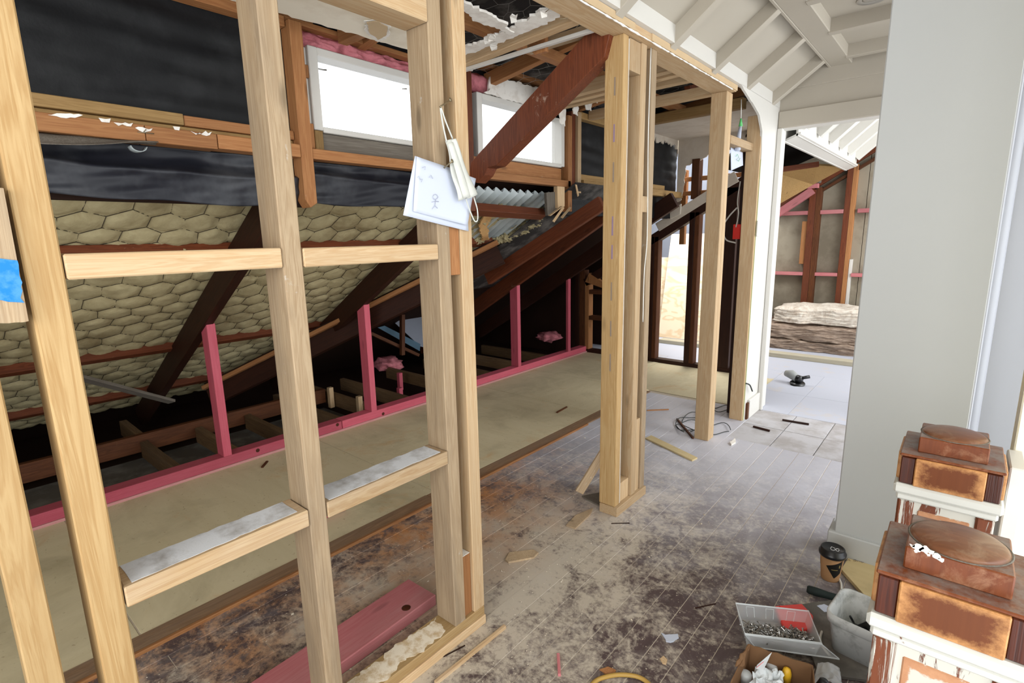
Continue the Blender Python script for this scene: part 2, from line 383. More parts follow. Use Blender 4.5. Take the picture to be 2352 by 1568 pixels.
def mat_floor(name, base, base2, far=True):
    """dark varnished boards under sawdust and plaster dust, window sheen tinted in down the hall; the dust lies where the work was done"""
    s = NT(name); wp = s.coord((1, 1, 1), True)
    st = s.noise(s.coord((60, 60, 2.2)), 1.0, 4, .6)
    col = s.mix(st, lin(base), lin(base2))
    # scuffed grey wear
    wn = s.noise(wp, 5.5, 9, .72, .7)
    col = s.mix(s.math('MULTIPLY', s.ramp(wn, [(.47, BLK), (.66, WHT)]), .55), col, lin((150, 140, 134)))
    # sawdust drift around the cutting spot
    g = s.n('ShaderNodeNewGeometry'); sub = s.n('ShaderNodeVectorMath', operation='SUBTRACT'); sub.inputs[1].default_value = (-1.32, 1.45, 0)
    s.l(g.outputs['Position'], sub.inputs[0]); sc = s.n('ShaderNodeVectorMath', operation='MULTIPLY'); sc.inputs[1].default_value = (1.15, .62, 0)
    s.l(sub.outputs[0], sc.inputs[0]); ln = s.n('ShaderNodeVectorMath', operation='LENGTH'); s.l(sc.outputs[0], ln.inputs[0])
    near = s.math('SUBTRACT', 1.0, s.math('MULTIPLY', ln.outputs['Value'], .95), True)
    dn = s.noise(wp, 5.6, 12, .78, 1.0); fine = s.noise(wp, 46, 6, .7)
    mid = s.noise(wp, 15, 8, .75, .8)
    d = s.math('ADD', s.math('ADD', s.math('ADD', s.math('MULTIPLY', dn, .42), s.math('MULTIPLY', mid, .33)), s.math('MULTIPLY', fine, .25)), s.math('MULTIPLY', near, .13))
    sd = s.ramp(d, [(.50, BLK), (.60, WHT)])
    sxx = s.n('ShaderNodeSeparateXYZ'); s.l(g.outputs['Position'], sxx.inputs[0])
    left = s.math('MULTIPLY', s.math('SUBTRACT', -1.12, sxx.outputs['X']), 1.6, True)      # orange offcut dust lies towards the attic side
    tone = s.mix(s.math('MULTIPLY', s.ramp(s.noise(wp, 3.3, 6, .65), [(.36, BLK), (.58, WHT)]), left), lin((194, 183, 166)), lin((188, 130, 80)))
    col = s.mix(s.math('MULTIPLY', sd, .84), col, tone)
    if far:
        # pale dust thickens down the hall; its blue tint paints in the window sheen
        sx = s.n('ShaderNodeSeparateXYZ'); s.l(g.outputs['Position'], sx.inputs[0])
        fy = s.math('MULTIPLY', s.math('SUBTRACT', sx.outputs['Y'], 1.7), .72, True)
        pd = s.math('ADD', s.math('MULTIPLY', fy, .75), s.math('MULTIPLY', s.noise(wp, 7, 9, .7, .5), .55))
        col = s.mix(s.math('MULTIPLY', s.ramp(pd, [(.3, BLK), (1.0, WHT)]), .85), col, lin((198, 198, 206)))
    sp = s.noise(wp, 150, 2, .6); col = s.mix(s.ramp(sp, [(.70, BLK), (.74, WHT)]), col, lin((214, 200, 176)))
    s.bump(d, .25, .003)
    return s.fin(col, .45, .4)
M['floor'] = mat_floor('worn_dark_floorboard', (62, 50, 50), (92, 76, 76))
M['floor_far'] = plain('pale_dusty_floor_sheet', (182, 184, 194), .6, .3, 0, .03, 4, (206, 180, 140), .5, .05, thr=(.56, .75))
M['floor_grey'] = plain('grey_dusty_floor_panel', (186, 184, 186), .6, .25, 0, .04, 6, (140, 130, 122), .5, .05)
M['dustline'] = plain('dust_filled_joint', (190, 178, 160), .95, .05, 0, .1, 30)
def mat_ply(name, a, b, orange=True):
    s = NT(name); wp = s.coord((1, 1, 1), True)
    st = s.noise(s.coord((2.2, 9, 9)), 1.0, 6, .65, 1.0); col = s.mix(st, lin(a), lin(b))
    col = s.mix(s.math('MULTIPLY', s.ramp(s.noise(wp, 2.2, 6, .65, .5), [(.5, BLK), (.72, WHT)]), .4), col, lin((120, 108, 84)))
    if orange: col = s.mix(s.math('MULTIPLY', s.ramp(s.noise(wp, 3.1, 9, .75, .6), [(.56, BLK), (.7, WHT)]), .55), col, lin((190, 150, 104)))
    sp = s.noise(wp, 60, 2, .5); col = s.mix(s.math('MULTIPLY', s.ramp(sp, [(.68, BLK), (.75, WHT)]), .4), col, lin((120, 90, 60)))
    return s.fin(col, .7, .2)
M['ply_floor'] = mat_ply('worn_plywood_floor', (212, 200, 168), (186, 172, 138))
M['ply'] = mat_ply('plywood', (214, 196, 152), (184, 162, 118), False)
def mat_plypattern():
    s = NT('bright_plywood'); co = s.coord((1.0, 1.0, 2.6))
    n1 = s.noise(co, 1.3, 3, .5, 1.0); rg = s.n('ShaderNodeMath', operation='SINE'); s.l(s.math('MULTIPLY', n1, 40.0), rg.inputs[0])
    col = s.mix(s.ramp(rg.outputs[0], [(.3, BLK), (1, WHT)]), lin((240, 220, 190)), lin((226, 198, 160)))
    return s.fin(col, .6, .25)
M['ply_bright'] = mat_plypattern()
def mat_stripped(name, base, wear, amount, scale=(26, 26, 5)):
    s = NT(name); co = s.coord(scale, False)
    n1 = s.noise(co, 1.0, 8, .72, .6); w_ = s.noise(s.coord((90, 90, 4)), 1.0, 4, .6)
    wc = s.mix(w_, lin(tuple(c*.7 for c in wear)), lin(wear))
    f = s.ramp(n1, [(amount-.015, WHT), (amount+.015, BLK)])
    col = s.mix(f, lin(base), wc); s.bump(f, .5, .0012)
    return s.fin(col, .5, .35)
M['newel_paint'] = mat_stripped('chipped_white_paint', (192, 189, 178), (118, 62, 38), .45)
M['newel_paint_heavy'] = mat_stripped('heavily_stripped_paint', (190, 186, 175), (122, 64, 36), .53, (40, 40, 3))
M['newel_band'] = mat_stripped('white_painted_moulding', (196, 195, 187), (140, 84, 56), .35)
def mat_newel_top():
    s = NT('dusty_varnished_rimu'); co = s.coord((1, 1, 1)); n1 = s.noise(co, 26, 6, .7, .5)
    col = s.mix(s.noise(s.coord((120, 14, 120)), 1.0, 4, .6), lin((84, 38, 14)), lin((126, 66, 30)))
    col = s.mix(s.ramp(n1, [(.5, BLK), (.72, WHT)]), col, lin((150, 108, 80)))
    g = s.n('ShaderNodeNewGeometry'); sx = s.n('ShaderNodeSeparateXYZ'); s.l(g.outputs['True Normal'], sx.inputs[0])
    dust = s.math('MULTIPLY', s.ramp(sx.outputs['Z'], [(.9, BLK), (.999, WHT)]), s.ramp(s.noise(co, 30, 6, .7), [(.36, BLK), (.62, WHT)]))
    col = s.mix(s.math('MULTIPLY', dust, .85), col, lin((128, 120, 114)))
    return s.fin(col, .42, .4)
M['newel_wood'] = mat_newel_top()
def mat_dome():
    s = NT('worn_turned_rimu'); co = s.coord((1, 1, 1)); n1 = s.noise(co, 22, 6, .7, .8)
    col = s.mix(s.noise(s.coord((14, 90, 60)), 1.0, 5, .65, .6), lin((74, 40, 24)), lin((132, 84, 54)))
    col = s.mix(s.math('MULTIPLY', s.ramp(n1, [(.5, BLK), (.75, WHT)]), .6), col, lin((150, 124, 100)))
    return s.fin(col, .32, .5)
M['newel_dome'] = mat_dome()
M['newel_dark'] = wood('dark_varnished_rimu', (104, 46, 22), (62, 22, 10), 1.0, (70, 30, 16), .4, (190, 170, 160), .06, 0, .3, .1, .5)
def mat_panel():
    s = NT('sanded_rimu_panel'); tc = s.n('ShaderNodeTexCoord'); sx = s.n('ShaderNodeSeparateXYZ'); s.l(tc.outputs['Generated'], sx.inputs[0])
    ex = s.math('ABSOLUTE', s.math('SUBTRACT', sx.outputs[0], .5)); ez = s.math('ABSOLUTE', s.math('SUBTRACT', sx.outputs[1], .5)); ee = s.math('ABSOLUTE', s.math('SUBTRACT', sx.outputs[2], .5))
    e = s.math('MAXIMUM', ez, ee)
    n1 = s.noise(s.coord((30, 40, 40)), 1.0, 7, .75)
    f = s.math('ADD', e, s.math('MULTIPLY', s.math('SUBTRACT', n1, .5), .6))
    col = s.mix(s.ramp(f, [(.30, BLK), (.52, WHT)]), lin((92, 46, 18)), lin((204, 150, 94)))
    col = s.mix(s.math('MULTIPLY', s.noise(s.coord((160, 6, 160)), 1.0, 4, .6), .55), col, lin((118, 64, 28)))
    return s.fin(col, .45, .35)
M['newel_panel'] = mat_panel()
def mat_worn_panel():
    s = NT('worn_painted_panel'); tc = s.n('ShaderNodeTexCoord'); sx = s.n('ShaderNodeSeparateXYZ'); s.l(tc.outputs['Generated'], sx.inputs[0])
    e = s.math('ABSOLUTE', s.math('SUBTRACT', sx.outputs[0], .5)); e2 = s.math('ABSOLUTE', s.math('SUBTRACT', sx.outputs[1], .5)); e3 = s.math('ABSOLUTE', s.math('SUBTRACT', sx.outputs[2], .5))
    wide = s.math('MAXIMUM', s.math('MULTIPLY', e, 1), s.math('SUBTRACT', s.math('MULTIPLY', e3, 5.2), 2.1)); n1 = s.noise(s.coord((60, 60, 60)), 1.0, 7, .7)
    f = s.ramp(s.math('ADD', wide, s.math('MULTIPLY', s.math('SUBTRACT', n1, .5), .22)), [(.36, BLK), (.39, WHT), (.485, WHT), (.5, BLK)])
    col = s.mix(f, lin((190, 187, 175)), s.mix(n1, lin((150, 96, 66)), lin((196, 150, 112))))
    return s.fin(col, .5, .3)
M['newel_worn'] = mat_worn_panel()
def mat_clear(name, col, alpha):
    s = NT(name); tr = s.n('ShaderNodeBsdfTransparent'); gl = s.n('ShaderNodeBsdfPrincipled')
    gl.inputs['Base Color'].default_value = lin(col); gl.inputs['Roughness'].default_value = .25
    mx = s.n('ShaderNodeMixShader'); mx.inputs[0].default_value = alpha; s.l(tr.outputs[0], mx.inputs[1]); s.l(gl.outputs[0], mx.inputs[2])
    s.l(mx.outputs[0], s.out.inputs[0]); return s.m
M['clear_plastic'] = mat_clear('clear_plastic', (236, 240, 242), .34)
M['clear_rim'] = mat_clear('clear_plastic_edge', (232, 238, 240), .6)
M['clear_bag'] = mat_clear('clear_bag', (226, 228, 228), .4)
M['glass'] = mat_clear('window_glass', (255, 255, 255), .04)

XW, XB = -1.1235, -1.2135          # front and back of the stud wall
# ================================================================== STRUCTURE
# ---- floor: dark boards, ply sheets, hall panels, far room sheets
floor = struct('floor', (0, 0, 0))
box('joint_fill', M['dustline'], floor, -1.93, .45, -.7, 3.355, -.03, -.0012, 0)
box('joint_fill', M['dustline'], floor, -1.93, -1.12, 3.355, 4.03, -.03, -.0012, 0)
box('joint_fill', M['dustline'], floor, -3.27, -1.99, -.89, 3.99, -.03, .003, 0)
k = 0; x = -1.90; pitch = .0845
while x < .42:
    x1 = x + pitch - (.0022 if x > -1.0 else .0008); rr = random.Random(k*13+5)
    y = -.7
    ends = sorted([rr.uniform(.2, 1.2), rr.uniform(1.6, 3.0)])
    stop = 3.36 if x > -1.12 else 4.02
    if x < -1.45: stop = 3.98
    for e in ends+[stop]:
        e = min(e, stop)
        if e-y > .05:
            dz = rr.uniform(-.0004, .0012)
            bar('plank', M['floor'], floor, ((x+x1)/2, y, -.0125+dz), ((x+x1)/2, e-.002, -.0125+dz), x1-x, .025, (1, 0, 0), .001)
        y = e
    x += pitch; k += 1
box('subfloor', M['dustline'], floor, -1.2, .6, 3.3, 5.03, -.05, -.012, 0)
box('subfloor', M['dustline'], floor, -3.4, .6, 5.03, 7.5, -.05, -.012, 0)
yy = 3.362; row = 0                                   # grey panels at the end of the hall
for (a, b) in ((3.362, 3.70), (3.702, 4.06)):
    for (p, q) in ((-1.115, -.80), (-.798, -.56), (-.558, -.30), (-.298, .45)):
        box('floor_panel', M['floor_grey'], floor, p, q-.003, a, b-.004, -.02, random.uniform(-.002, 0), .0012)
for (a, b) in ((4.06, 4.62), (4.62, 5.35), (5.35, 6.45), (6.45, 7.3)):
    xs = [-3.4, -2.35, -1.45, -1.2, -.86, .6] if a < 5 else [-3.4, -2.2, .6]
    for p, q in zip(xs, xs[1:]):
        if q <= -1.45 and b <= 5.03: continue
        if p < -1.45 and a < 5.03 < b: box('floor_panel', M['floor_far'], floor, p, q-.004, 5.04, b-.004, -.02, 0, .0012); continue
        box('floor_panel', M['floor_far'], floor, p, q-.002, a, b-.002, -.02, random.uniform(-.0008, 0), .0012)
# worn plywood sheets laid in the attic
for (y0, y1, x1) in ((-.9, .35, -1.985), (.353, 1.66, -1.985), (1.663, 3.24, -1.985), (3.243, 4.0, -1.985)):
    box('plywood_sheet', M['ply_floor'], floor, -3.28, x1, y0, y1-.003, -.012, .006, .001)
box('plywood_sheet', M['ply_floor'], floor, -3.28, -2.3, 4.0, 5.0, -.012, .006, .001)
box('plywood_sheet', M['ply_floor'], floor, -2.297, -1.2, 4.03, 5.0, -.012, .004, .001)
box('edge_strip', M['oak_floor_strip'], floor, -1.983, -1.90, -.7, 1.6, -.012, .009, .002)
box('edge_strip', M['oak_floor_strip'], floor, -1.983, -1.90, 1.602, 3.99, -.012, .007, .002)
box('edge_bead', M['pine_orange'], floor, -1.902, -1.885, -.7, 3.0, -.006, .012, .003)
box('ceiling_lining_below', M['soffit'], floor, -4.2, -3.2, -1.2, 2.3, -.17, -.15, 0)
box('eaves_floor', M['dark_boards'], floor, -5.6, -3.2, -1.5, 5.6, -.2, -.172, 0)

# ---- hall ceiling: sloping boards, rafters, ridge beam, flat part
ceil = struct('ceiling', (0, 0, 2.13))
SLP = .72
def slope_z(x): return 2.125 + SLP*(x+1.07)
prism('sloping_lining', M['white'], ceil, [(-1.075, -2.4, slope_z(-1.075)+.065), (-.66, -2.4, slope_z(-.66)+.065), (-.66, 4.08, slope_z(-.66)+.065), (-1.075, 4.08, slope_z(-1.075)+.065)], (0, 0, .03))
box('flat_lining', M['white'], ceil, -.69, 1.4, -2.4, 4.08, 2.381, 2.41, 0)
for yb in (-1.95, -1.45, -.95, -.48, 0.0, .48, .96, 1.44, 1.92, 2.40, 2.895, 3.395, 3.91):
    bar('ceiling_rafter', M['white'], ceil, (-1.09, yb, slope_z(-1.09)+.035), (-.76, yb, slope_z(-.76)+.035), .052, .072, (0, 1, 0), .002, cut0=(1, 0, 0))
    bar('flat_batten', M['white'], ceil, (-.68, yb, 2.348), (.9, yb, 2.348), .05, .07, (0, 1, 0), .002)
box('ridge_beam', M['white'], ceil, -.785, -.67, -2.4, 4.075, 2.318, 2.44, .004)
box('beam_bead', M['white'], ceil, -.80, -.783, -2.4, 4.072, 2.316, 2.336, .003)
# ---- left hall wall above the lintel and beyond the framing
wl = struct('wall_left', (-1.07, 1.5, 2.13))
box('upper_lining', M['white_bright'], wl, -1.10, -1.07, -2.4, 4.07, 2.118, 2.26, .001)  # brighter white than the ceiling paints in the window light here
WP = [(-1.07, 3.25, 2.12), (-1.07, 3.33, 2.085)]
poly = [V(-1.07, 3.26, 2.12), V(-1.07, 3.38, 2.085), V(-1.07, 3.52, 2.05), V(-1.07, 3.64, 2.01), V(-1.07, 3.715, 1.93), V(-1.07, 3.735, 1.80), V(-1.07, 3.74, 0.0), V(-1.07, 4.07, 0.0), V(-1.07, 4.07, 2.12)]
ragged('end_lining', M['white_bright'], wl, poly, .013, .003, .03, 3, normal=(-1, 0, 0), keep=(5, 6, 7, 8))  # window light put into the colour by the brighter white
box('plasterboard_edge', M['gib_edge'], wl, -1.088, -1.0705, 3.733, 3.742, .0, 1.76, 0)
box('skirting', M['white_bright'], wl, -1.07, -1.052, 3.80, 4.06, 0, .135, .003)
box('torn_skirting_end', M['brown_stud'], wl, -1.075, -1.056, 3.765, 3.80, 0, .12, .002)
# ---- end wall with the doorway
we = struct('wall_end', (-.5, 4.07, 0))
box('lining_over_door', M['white'], we, -1.085, .55, 4.07, 4.14, 2.0, 2.42, 0)
box('lining_board', M['white'], we, -1.07, .5, 4.058, 4.071, 2.228, 2.42, .003)
box('lining_right', M['white'], we, -.12, .55, 4.07, 4.14, 0, 2.0, 0)
d1 = struct('door_1', (-.6, 4.07, 0))
box('head_architrave', M['white'], d1, -1.068, .0, 4.046, 4.071, 1.987, 2.095, .004)
box('side_architrave', M['white_bright'], d1, -1.069, -1.035, 4.04, 4.075, 0, 1.987, .004)
box('jamb_lining', M['white_bright'], d1, -1.07, -1.05, 4.075, 4.19, 0, 2.02, .003)
box('head_lining', M['white_bright'], d1, -1.05, -.12, 4.072, 4.19, 1.987, 2.005, .003)
# ---- right wall stub
wr = struct('wall_right', (-.1, 2.32, 0))
box('lining', M['wall_grey'], wr, -.285, .07, 2.32, 2.42, 0, 2.6, .004)
box('rounded_edge', M['wall_blue'], wr, .064, .074, 2.322, 2.42, 0, 2.6, .004)
bk = box('skirting', M['wall_grey'], wr, -.306, .07, 2.304, 2.44, 0, .105, .004)
box('return_lining', M['wall_blue'], wr, .05, 1.0, 2.56, 2.60, -1, 2.6, 0)
tube('corner_roll', M['wall_blue'], wr, [(.078, 2.43, 0), (.078, 2.43, 2.6)], .022, 14)
wy = struct('wall_stair', (.3, 1.62, 0))
box('lining', M['wall_yellow'], wy, .133, 1.0, 1.62, 1.70, -1.0, 2.6, .003)
box('newel_trim', M['white_bright'], wy, .122, .15, 1.49, 1.62, -.2, .795, .003)
# ================================================================== ATTIC STRUCTURE
SL = .585
def rz(X): return .87+SL*(X+3.15)             # underside of the rafters
nrm = Vector((-SL, 0, 1)).normalized()
roof = struct('roof', (-3, 2, .5))
prism('roof_boarding', M['dark_boards'], roof, [(-5.6, -1.4, rz(-5.6)+.30), (-2.31, -1.4, rz(-2.31)+.30), (-2.31, 5.6, rz(-2.31)+.30), (-5.6, 5.6, rz(-5.6)+.30)], (0, 0, .03))
box('eaves_end', M['dark_boards'], roof, -5.6, -5.5, -1.4, 5.6, -.3, .2, 0)
box('attic_end_light_block', M['dark_boards'], roof, -5.6, -2.62, 5.45, 5.5, -.3, 1.2, 0)  # dark wall added to block the bright gap past the brown frame
box('attic_near_end', M['dark_boards'], roof, -5.6, -1.3, -1.45, -1.4, -.3, 2.4, 0)
# dormer roof paper above the ceiling joists
def dorm(u, v):
    X = -2.3+u*1.25; Y = -1.4+v*6.5
    return (X, Y, 2.235+.17*(X+2.3)+.012*noise.noise(V(X*5, Y*3, 0)))
grid('dormer_roof_paper', M['paper_dusty'], roof, dorm, 40, 90, thick=.006)
box('dormer_roof_boarding', M['dark_boards'], roof, -2.4, -1.0, -1.4, 5.1, 2.45, 2.47, 0)
for Y in (-.7, .1, .9, 1.55, 2.4, 3.3, 4.2):
    bar('dormer_rafter', M['pine_orange'], roof, (-2.22, Y, 2.185), (-1.15, Y+.02, 2.34), .045, .07, (0, 1, 0))
# chicken wire hanging under the roof paper
def hexwire(name, mat, parent, fn, W, H, s, r, seed=0, keep=None, jit=.12):
    vs = []; fs = []; rnd = random.Random(seed); done = set(); pv = {}
    def P(u, v):
        k_ = (round(u/s*20), round(v/s*20))
        if k_ not in pv: pv[k_] = (u+rnd.uniform(-jit, jit)*s, v+rnd.uniform(-jit, jit)*s)
        return k_
    rows = int(H/(s*.75))+1; cols = int(W/(s*.866))+1; E = set()
    for j in range(rows):
        for i in range(cols):
            cu = (i+.5*(j % 2))*s*.866; cv = j*s*.75
            ks = [P(cu+.5*s*math.sin(math.pi/3*q), cv+.5*s*math.cos(math.pi/3*q)) for q in range(6)]
            for q in range(6): E.add(tuple(sorted((ks[q], ks[(q+1) % 6]))))
    for a, b in sorted(E):
        ua, ub = pv[a], pv[b]
        if keep and not (keep(*ua) and keep(*ub)): continue
        if not (0 <= ua[0] <= W and 0 <= ub[0] <= W and 0 <= ua[1] <= H and 0 <= ub[1] <= H): continue
        p, q = Vector(fn(*ua)), Vector(fn(*ub)); t = (q-p).normalized(); sd = t.cross(V(.3, .2, .9)).normalized(); up = t.cross(sd)
        n0 = len(vs)
        for base in (p, q):
            for ang in (0, 2.094, 4.189): vs.append(base+sd*math.cos(ang)*r+up*math.sin(ang)*r)
        for k_ in range(3): fs.append((n0+k_, n0+(k_+1) % 3, n0+3+(k_+1) % 3, n0+3+k_))
    o = mk(name, mat, parent, vs, fs); o['kind'] = 'stuff'; return o
hexwire('chicken_wire', M['wire_pale'], roof, lambda u, v: (-2.2+v, .6+u, 2.205+.17*(v)+.012*noise.noise(V(u*4, v*4, 5))), 3.2, .95, .11, .0009, 3)
# ---- dormer wall: black paper, framing, windows
XD = -2.215
dw = struct('wall_dormer', (XD, 1.5, 1.44))
def dpaper(y0, y1, z0, z1):
    nu = max(4, int((y1-y0)/.03)); nv = max(3, int((z1-z0)/.02))
    def fn(u, v):
        Y = y0+(y1-y0)*u; Z = z0+(z1-z0)*v
        return (XD-.004+.006*math.sin(Z*70+Y*2.2+2*noise.noise(V(Y*1.3, Z*3, 0)))*(.4+noise.noise(V(Y*2, Z*5, 4)))+.004*noise.noise(V(Y*9, Z*22, 1)), Y, Z)
    grid('black_paper', M['paper_black'], dw, fn, nu, nv, thick=.003)
dpaper(-1.4, 1.24, 1.66, 2.2); dpaper(1.24, 3.15, 1.68, 1.76); dpaper(3.15, 5.06, 1.45, 2.26); dpaper(1.24, 3.15, 2.11, 2.28); dpaper(2.06, 2.27, 1.7, 2.2)
box('outer_boarding', M['dark_boards'], dw, -2.29, -2.25, -1.4, 1.24, 1.45, 2.48, 0)
box('outer_boarding', M['dark_boards'], dw, -2.29, -2.25, 3.14, 5.1, 1.45, 2.48, 0)
box('outer_boarding', M['dark_boards'], dw, -2.29, -2.25, 1.24, 3.14, 2.115, 2.48, 0)
box('outer_boarding', M['dark_boards'], dw, -2.29, -2.25, 1.24, 3.14, 1.66, 1.745, 0)
box('outer_boarding', M['dark_boards'], dw, -2.29, -2.25, 2.075, 2.255, 1.7, 2.2, 0)
for n_, (y0, y1) in enumerate(((1.262, 2.065), (2.262, 3.112))):
    wn = struct('window_%d' % (n_+1), (-2.2, (y0+y1)/2, 1.767))
    box('window_frame', M['white_bright'], wn, -2.25, -2.165, y0, y0+.043, 1.767, 2.098, .003)
    box('window_frame', M['white_bright'], wn, -2.25, -2.165, y1-.036, y1, 1.767, 2.098, .003)
    box('window_frame', M['white_bright'], wn, -2.25, -2.165, y0+.043, y1-.036, 2.066, 2.098, .003)
    box('window_frame', M['white_bright'], wn, -2.25, -2.165, y0+.043, y1-.036, 1.760, 1.783, .003)
    box('pane', M['glass'], wn, -2.226, -2.222, y0+.04, y1-.033, 1.78, 2.07, 0)
    if n_ == 0:
        tube('window_stay', M['steel'], wn, [at_x(716, 154, -2.19), at_x(740, 160, -2.19), at_x(750, 161, -2.19)], .0035, 6)
        tube('window_stay', M['steel'], wn, [at_x(924, 204, -2.19), at_x(934, 204, -2.19)], .0035, 6)
fr = thing('dormer_framing', 'orange-brown timber framing of studs and sill plates around the two high windows', 'framing', (-2.19, 1.5, 1.62))
# lower sill plate (orange) in lengths, upper plate (tan)
def cs(y0, y1, z0, z1, x0, x1, mat, nm='sill_plate'): return box(nm, M[mat], fr, x0, x1, y0, y1, z0, z1, .002)
cs(-1.3, .62, 1.637, 1.690, -2.2, -2.12, 'pine_orange'); cs(.622, .845, 1.637, 1.690, -2.2, -2.12, 'pine_orange'); cs(.848, 1.165, 1.640, 1.690, -2.2, -2.12, 'pine_orange')
cs(-1.3, .755, 1.712, 1.750, -2.21, -2.155, 'pine_tan'); cs(.757, 1.165, 1.712, 1.747, -2.21, -2.16, 'pine_orange')
cs(-1.3, 1.165, 1.690, 1.711, -2.21, -2.175, 'pine_tan', 'rebate_strip')
cs(1.222, 2.13, 1.640, 1.682, -2.2, -2.13, 'pine_orange'); cs(2.13, 3.15, 1.634, 1.676, -2.2, -2.14, 'pine_orange')
cs(1.30, 2.13, 1.684, 1.758, -2.215, -2.18, 'greyboard', 'sill_board'); cs(2.20, 3.10, 1.678, 1.757, -2.215, -2.185, 'pine_orange', 'sill_board')
cs(1.262, 1.30, 1.684, 1.765, -2.21, -2.165, 'pine_tan', 'sill_block')
prism('stud', M['pine_orange'], fr, [(-2.125, 1.168, 2.16), (-2.125, 1.168, 1.475), (-2.125, 1.19, 1.44), (-2.125, 1.222, 1.46), (-2.125, 1.222, 2.16)], (-.07, 0, 0), .002)
cs(1.222, 1.262, 1.97, 2.02, -2.205, -2.17, 'pine_orange', 'packer'); cs(1.222, 1.262, 1.69, 1.79, -2.205, -2.17, 'pine_orange', 'packer')
cs(1.223, 1.261, 2.02, 2.09, -2.24, -2.18, 'white_bright', 'packer'); cs(1.223, 1.261, 1.79, 1.97, -2.24, -2.18, 'white_bright', 'packer')
cs(2.14, 2.20, 1.45, 2.2, -2.21, -2.14, 'rimu', 'stud')
cs(3.118, 3.165, 1.47, 2.10, -2.20, -2.14, 'pine_orange', 'stud')
cs(3.185, 3.235, 1.60, 2.14, -2.21, -2.16, 'rimu', 'stud'); cs(3.237, 3.28, 1.6, 2.14, -2.21, -2.14, 'pine', 'stud')
cs(3.30, 5.03, 1.638, 1.69, -2.2, -2.13, 'pine_tan'); cs(3.30, 4.7, 1.694, 1.735, -2.21, -2.165, 'pine_tan')
cs(3.28, 4.15, 2.105, 2.15, -2.21, -2.155, 'pine_tan', 'top_plate')
cs(-1.3, 1.165, 2.135, 2.175, -2.21, -2.15, 'pine_orange', 'top_plate'); cs(1.165, 2.2, 2.160, 2.180, -2.21, -2.155, 'pine_orange', 'top_plate'); cs(.5, 1.3, 2.176, 2.215, -2.23, -2.17, 'pine_orange', 'top_plate')
cs(2.2, 3.2, 2.235, 2.285, -2.23, -2.14, 'pine_orange', 'top_plate')
prism('hanging_board', M['greyboard'], fr, [at_x(1255, 442, -2.17), at_x(1258, 495, -2.17), at_x(1280, 482, -2.17), at_x(1280, 440, -2.17)], (-.02, 0, 0))
prism('stud', M['pine'], fr, [at_x(1280, 425, -2.15), at_x(1281, 478, -2.15), at_x(1297, 474, -2.15), at_x(1297, 425, -2.15)], (-.03, 0, 0))
for (a, b) in (((1262, 495), (1290, 474)), ((1271, 509), (1294, 476)), ((1290, 500), (1310, 476)), ((1322, 420), (1328, 450))):
    bar('splinter', M['pine'], fr, at_x(*a, -2.08), at_x(*b, -2.12), .017, .006, (0, 1, .3))
for i, (px, py, w_, h_) in enumerate(((240, 274, 14, 6), (283, 284, 22, 5), (330, 296, 20, 4), (462, 304, 24, 5), (405, 293, 8, 5), (150, 265, 40, 2))):
    X_ = -2.1185; ragged('plaster_smear', M['plaster_white'], fr, [at_x(px-w_, py-h_*.6, X_), at_x(px+w_, py-h_*.3, X_), at_x(px+w_*.8, py+h_*1.3, X_), at_x(px-w_*.5, py+h_, X_)], .002, .006, .01, 60+i, normal=(1, 0, 0))
for a_, b_ in (((316, 303), (354, 307)), ((330, 303), (336, 297))):
    tube('bent_nail', M['nail'], fr, [at_x(*a_, -2.117), at_x(*b_, -2.112)], .0016, 5)
pk = thing('window_head_insulation', 'pink glass wool stuffed above the first high window', 'insulation', (-2.2, 1.6, 2.10))
grid('wool', M['wool_pink'], pk, lambda u, v: (-2.205+.022*math.sin(v*3.1)+.022*noise.noise(V(u*14, v*3, 2))+.010*noise.noise(V(u*40, v*8, 2)), 1.225+u*.9, 2.094+(.070-.012*u)*v+.006*noise.noise(V(u*12, v, 9))), 90, 16)
pk2 = thing('window_head_insulation', 'pink glass wool above the top left corner of the second high window', 'insulation', (-2.2, 2.3, 2.10))
blob('wool', M['wool_pink'], pk2, (-2.205, 2.34, 2.155), .02, .14, .05, .3, 8, 3, 4)
pl = thing('window_head_plaster', 'broken white plaster sheet left above the second high window', 'plaster', (-2.17, 2.7, 2.09))
ragged('plaster_sheet', M['plaster_white'], pl, [at_x(1120, 215, -2.165), at_x(1128, 172, -2.165), at_x(1262, 208, -2.165), at_x(1290, 232, -2.165), at_x(1285, 272, -2.165), at_x(1205, 240, -2.165)], .01, .006, .02, 5, normal=(-1, 0, 0))
ragged('plaster_flake', M['plaster_white'], pl, [at_x(1112, 212, -2.14), at_x(1133, 203, -2.14), at_x(1150, 222, -2.14)], .006, .004, .02, 6, normal=(-1, 0, 0))
# loose paper sagging below the sill
lp = thing('loose_black_paper', 'crumpled black building paper sagging below the sill timbers on the left', 'building paper', (-2.2, .4, 1.45))
def sag(y0, y1, zt, zb, ph):
    def fn(u, v):
        Y = y0+(y1-y0)*u; bot = zb+.018*noise.noise(V(Y*3.1, 0, ph))+.012*math.sin(Y*5+ph)
        Z = zt+(bot-zt)*v
        vf = .40+.07*math.sin(Y*2.3+ph)+.03*noise.noise(V(Y*4, 1, ph))
        if v < vf: X = -2.212-.012*math.sin(math.pi*v/vf)+.058*(v/vf)**3
        else: X = -2.154-.030*((v-vf)/(1-vf))**.8
        X += .020*noise.noise(V(Y*3.5, v*2.2, ph))+.007*noise.noise(V(Y*9+v*5, v*6, ph+4))
        return (X, Y, Z)
    return fn
grid('sheet', M['paper_loose'], lp, sag(-1.2, 1.165, 1.64, 1.455, 0), 150, 34, thick=.002)
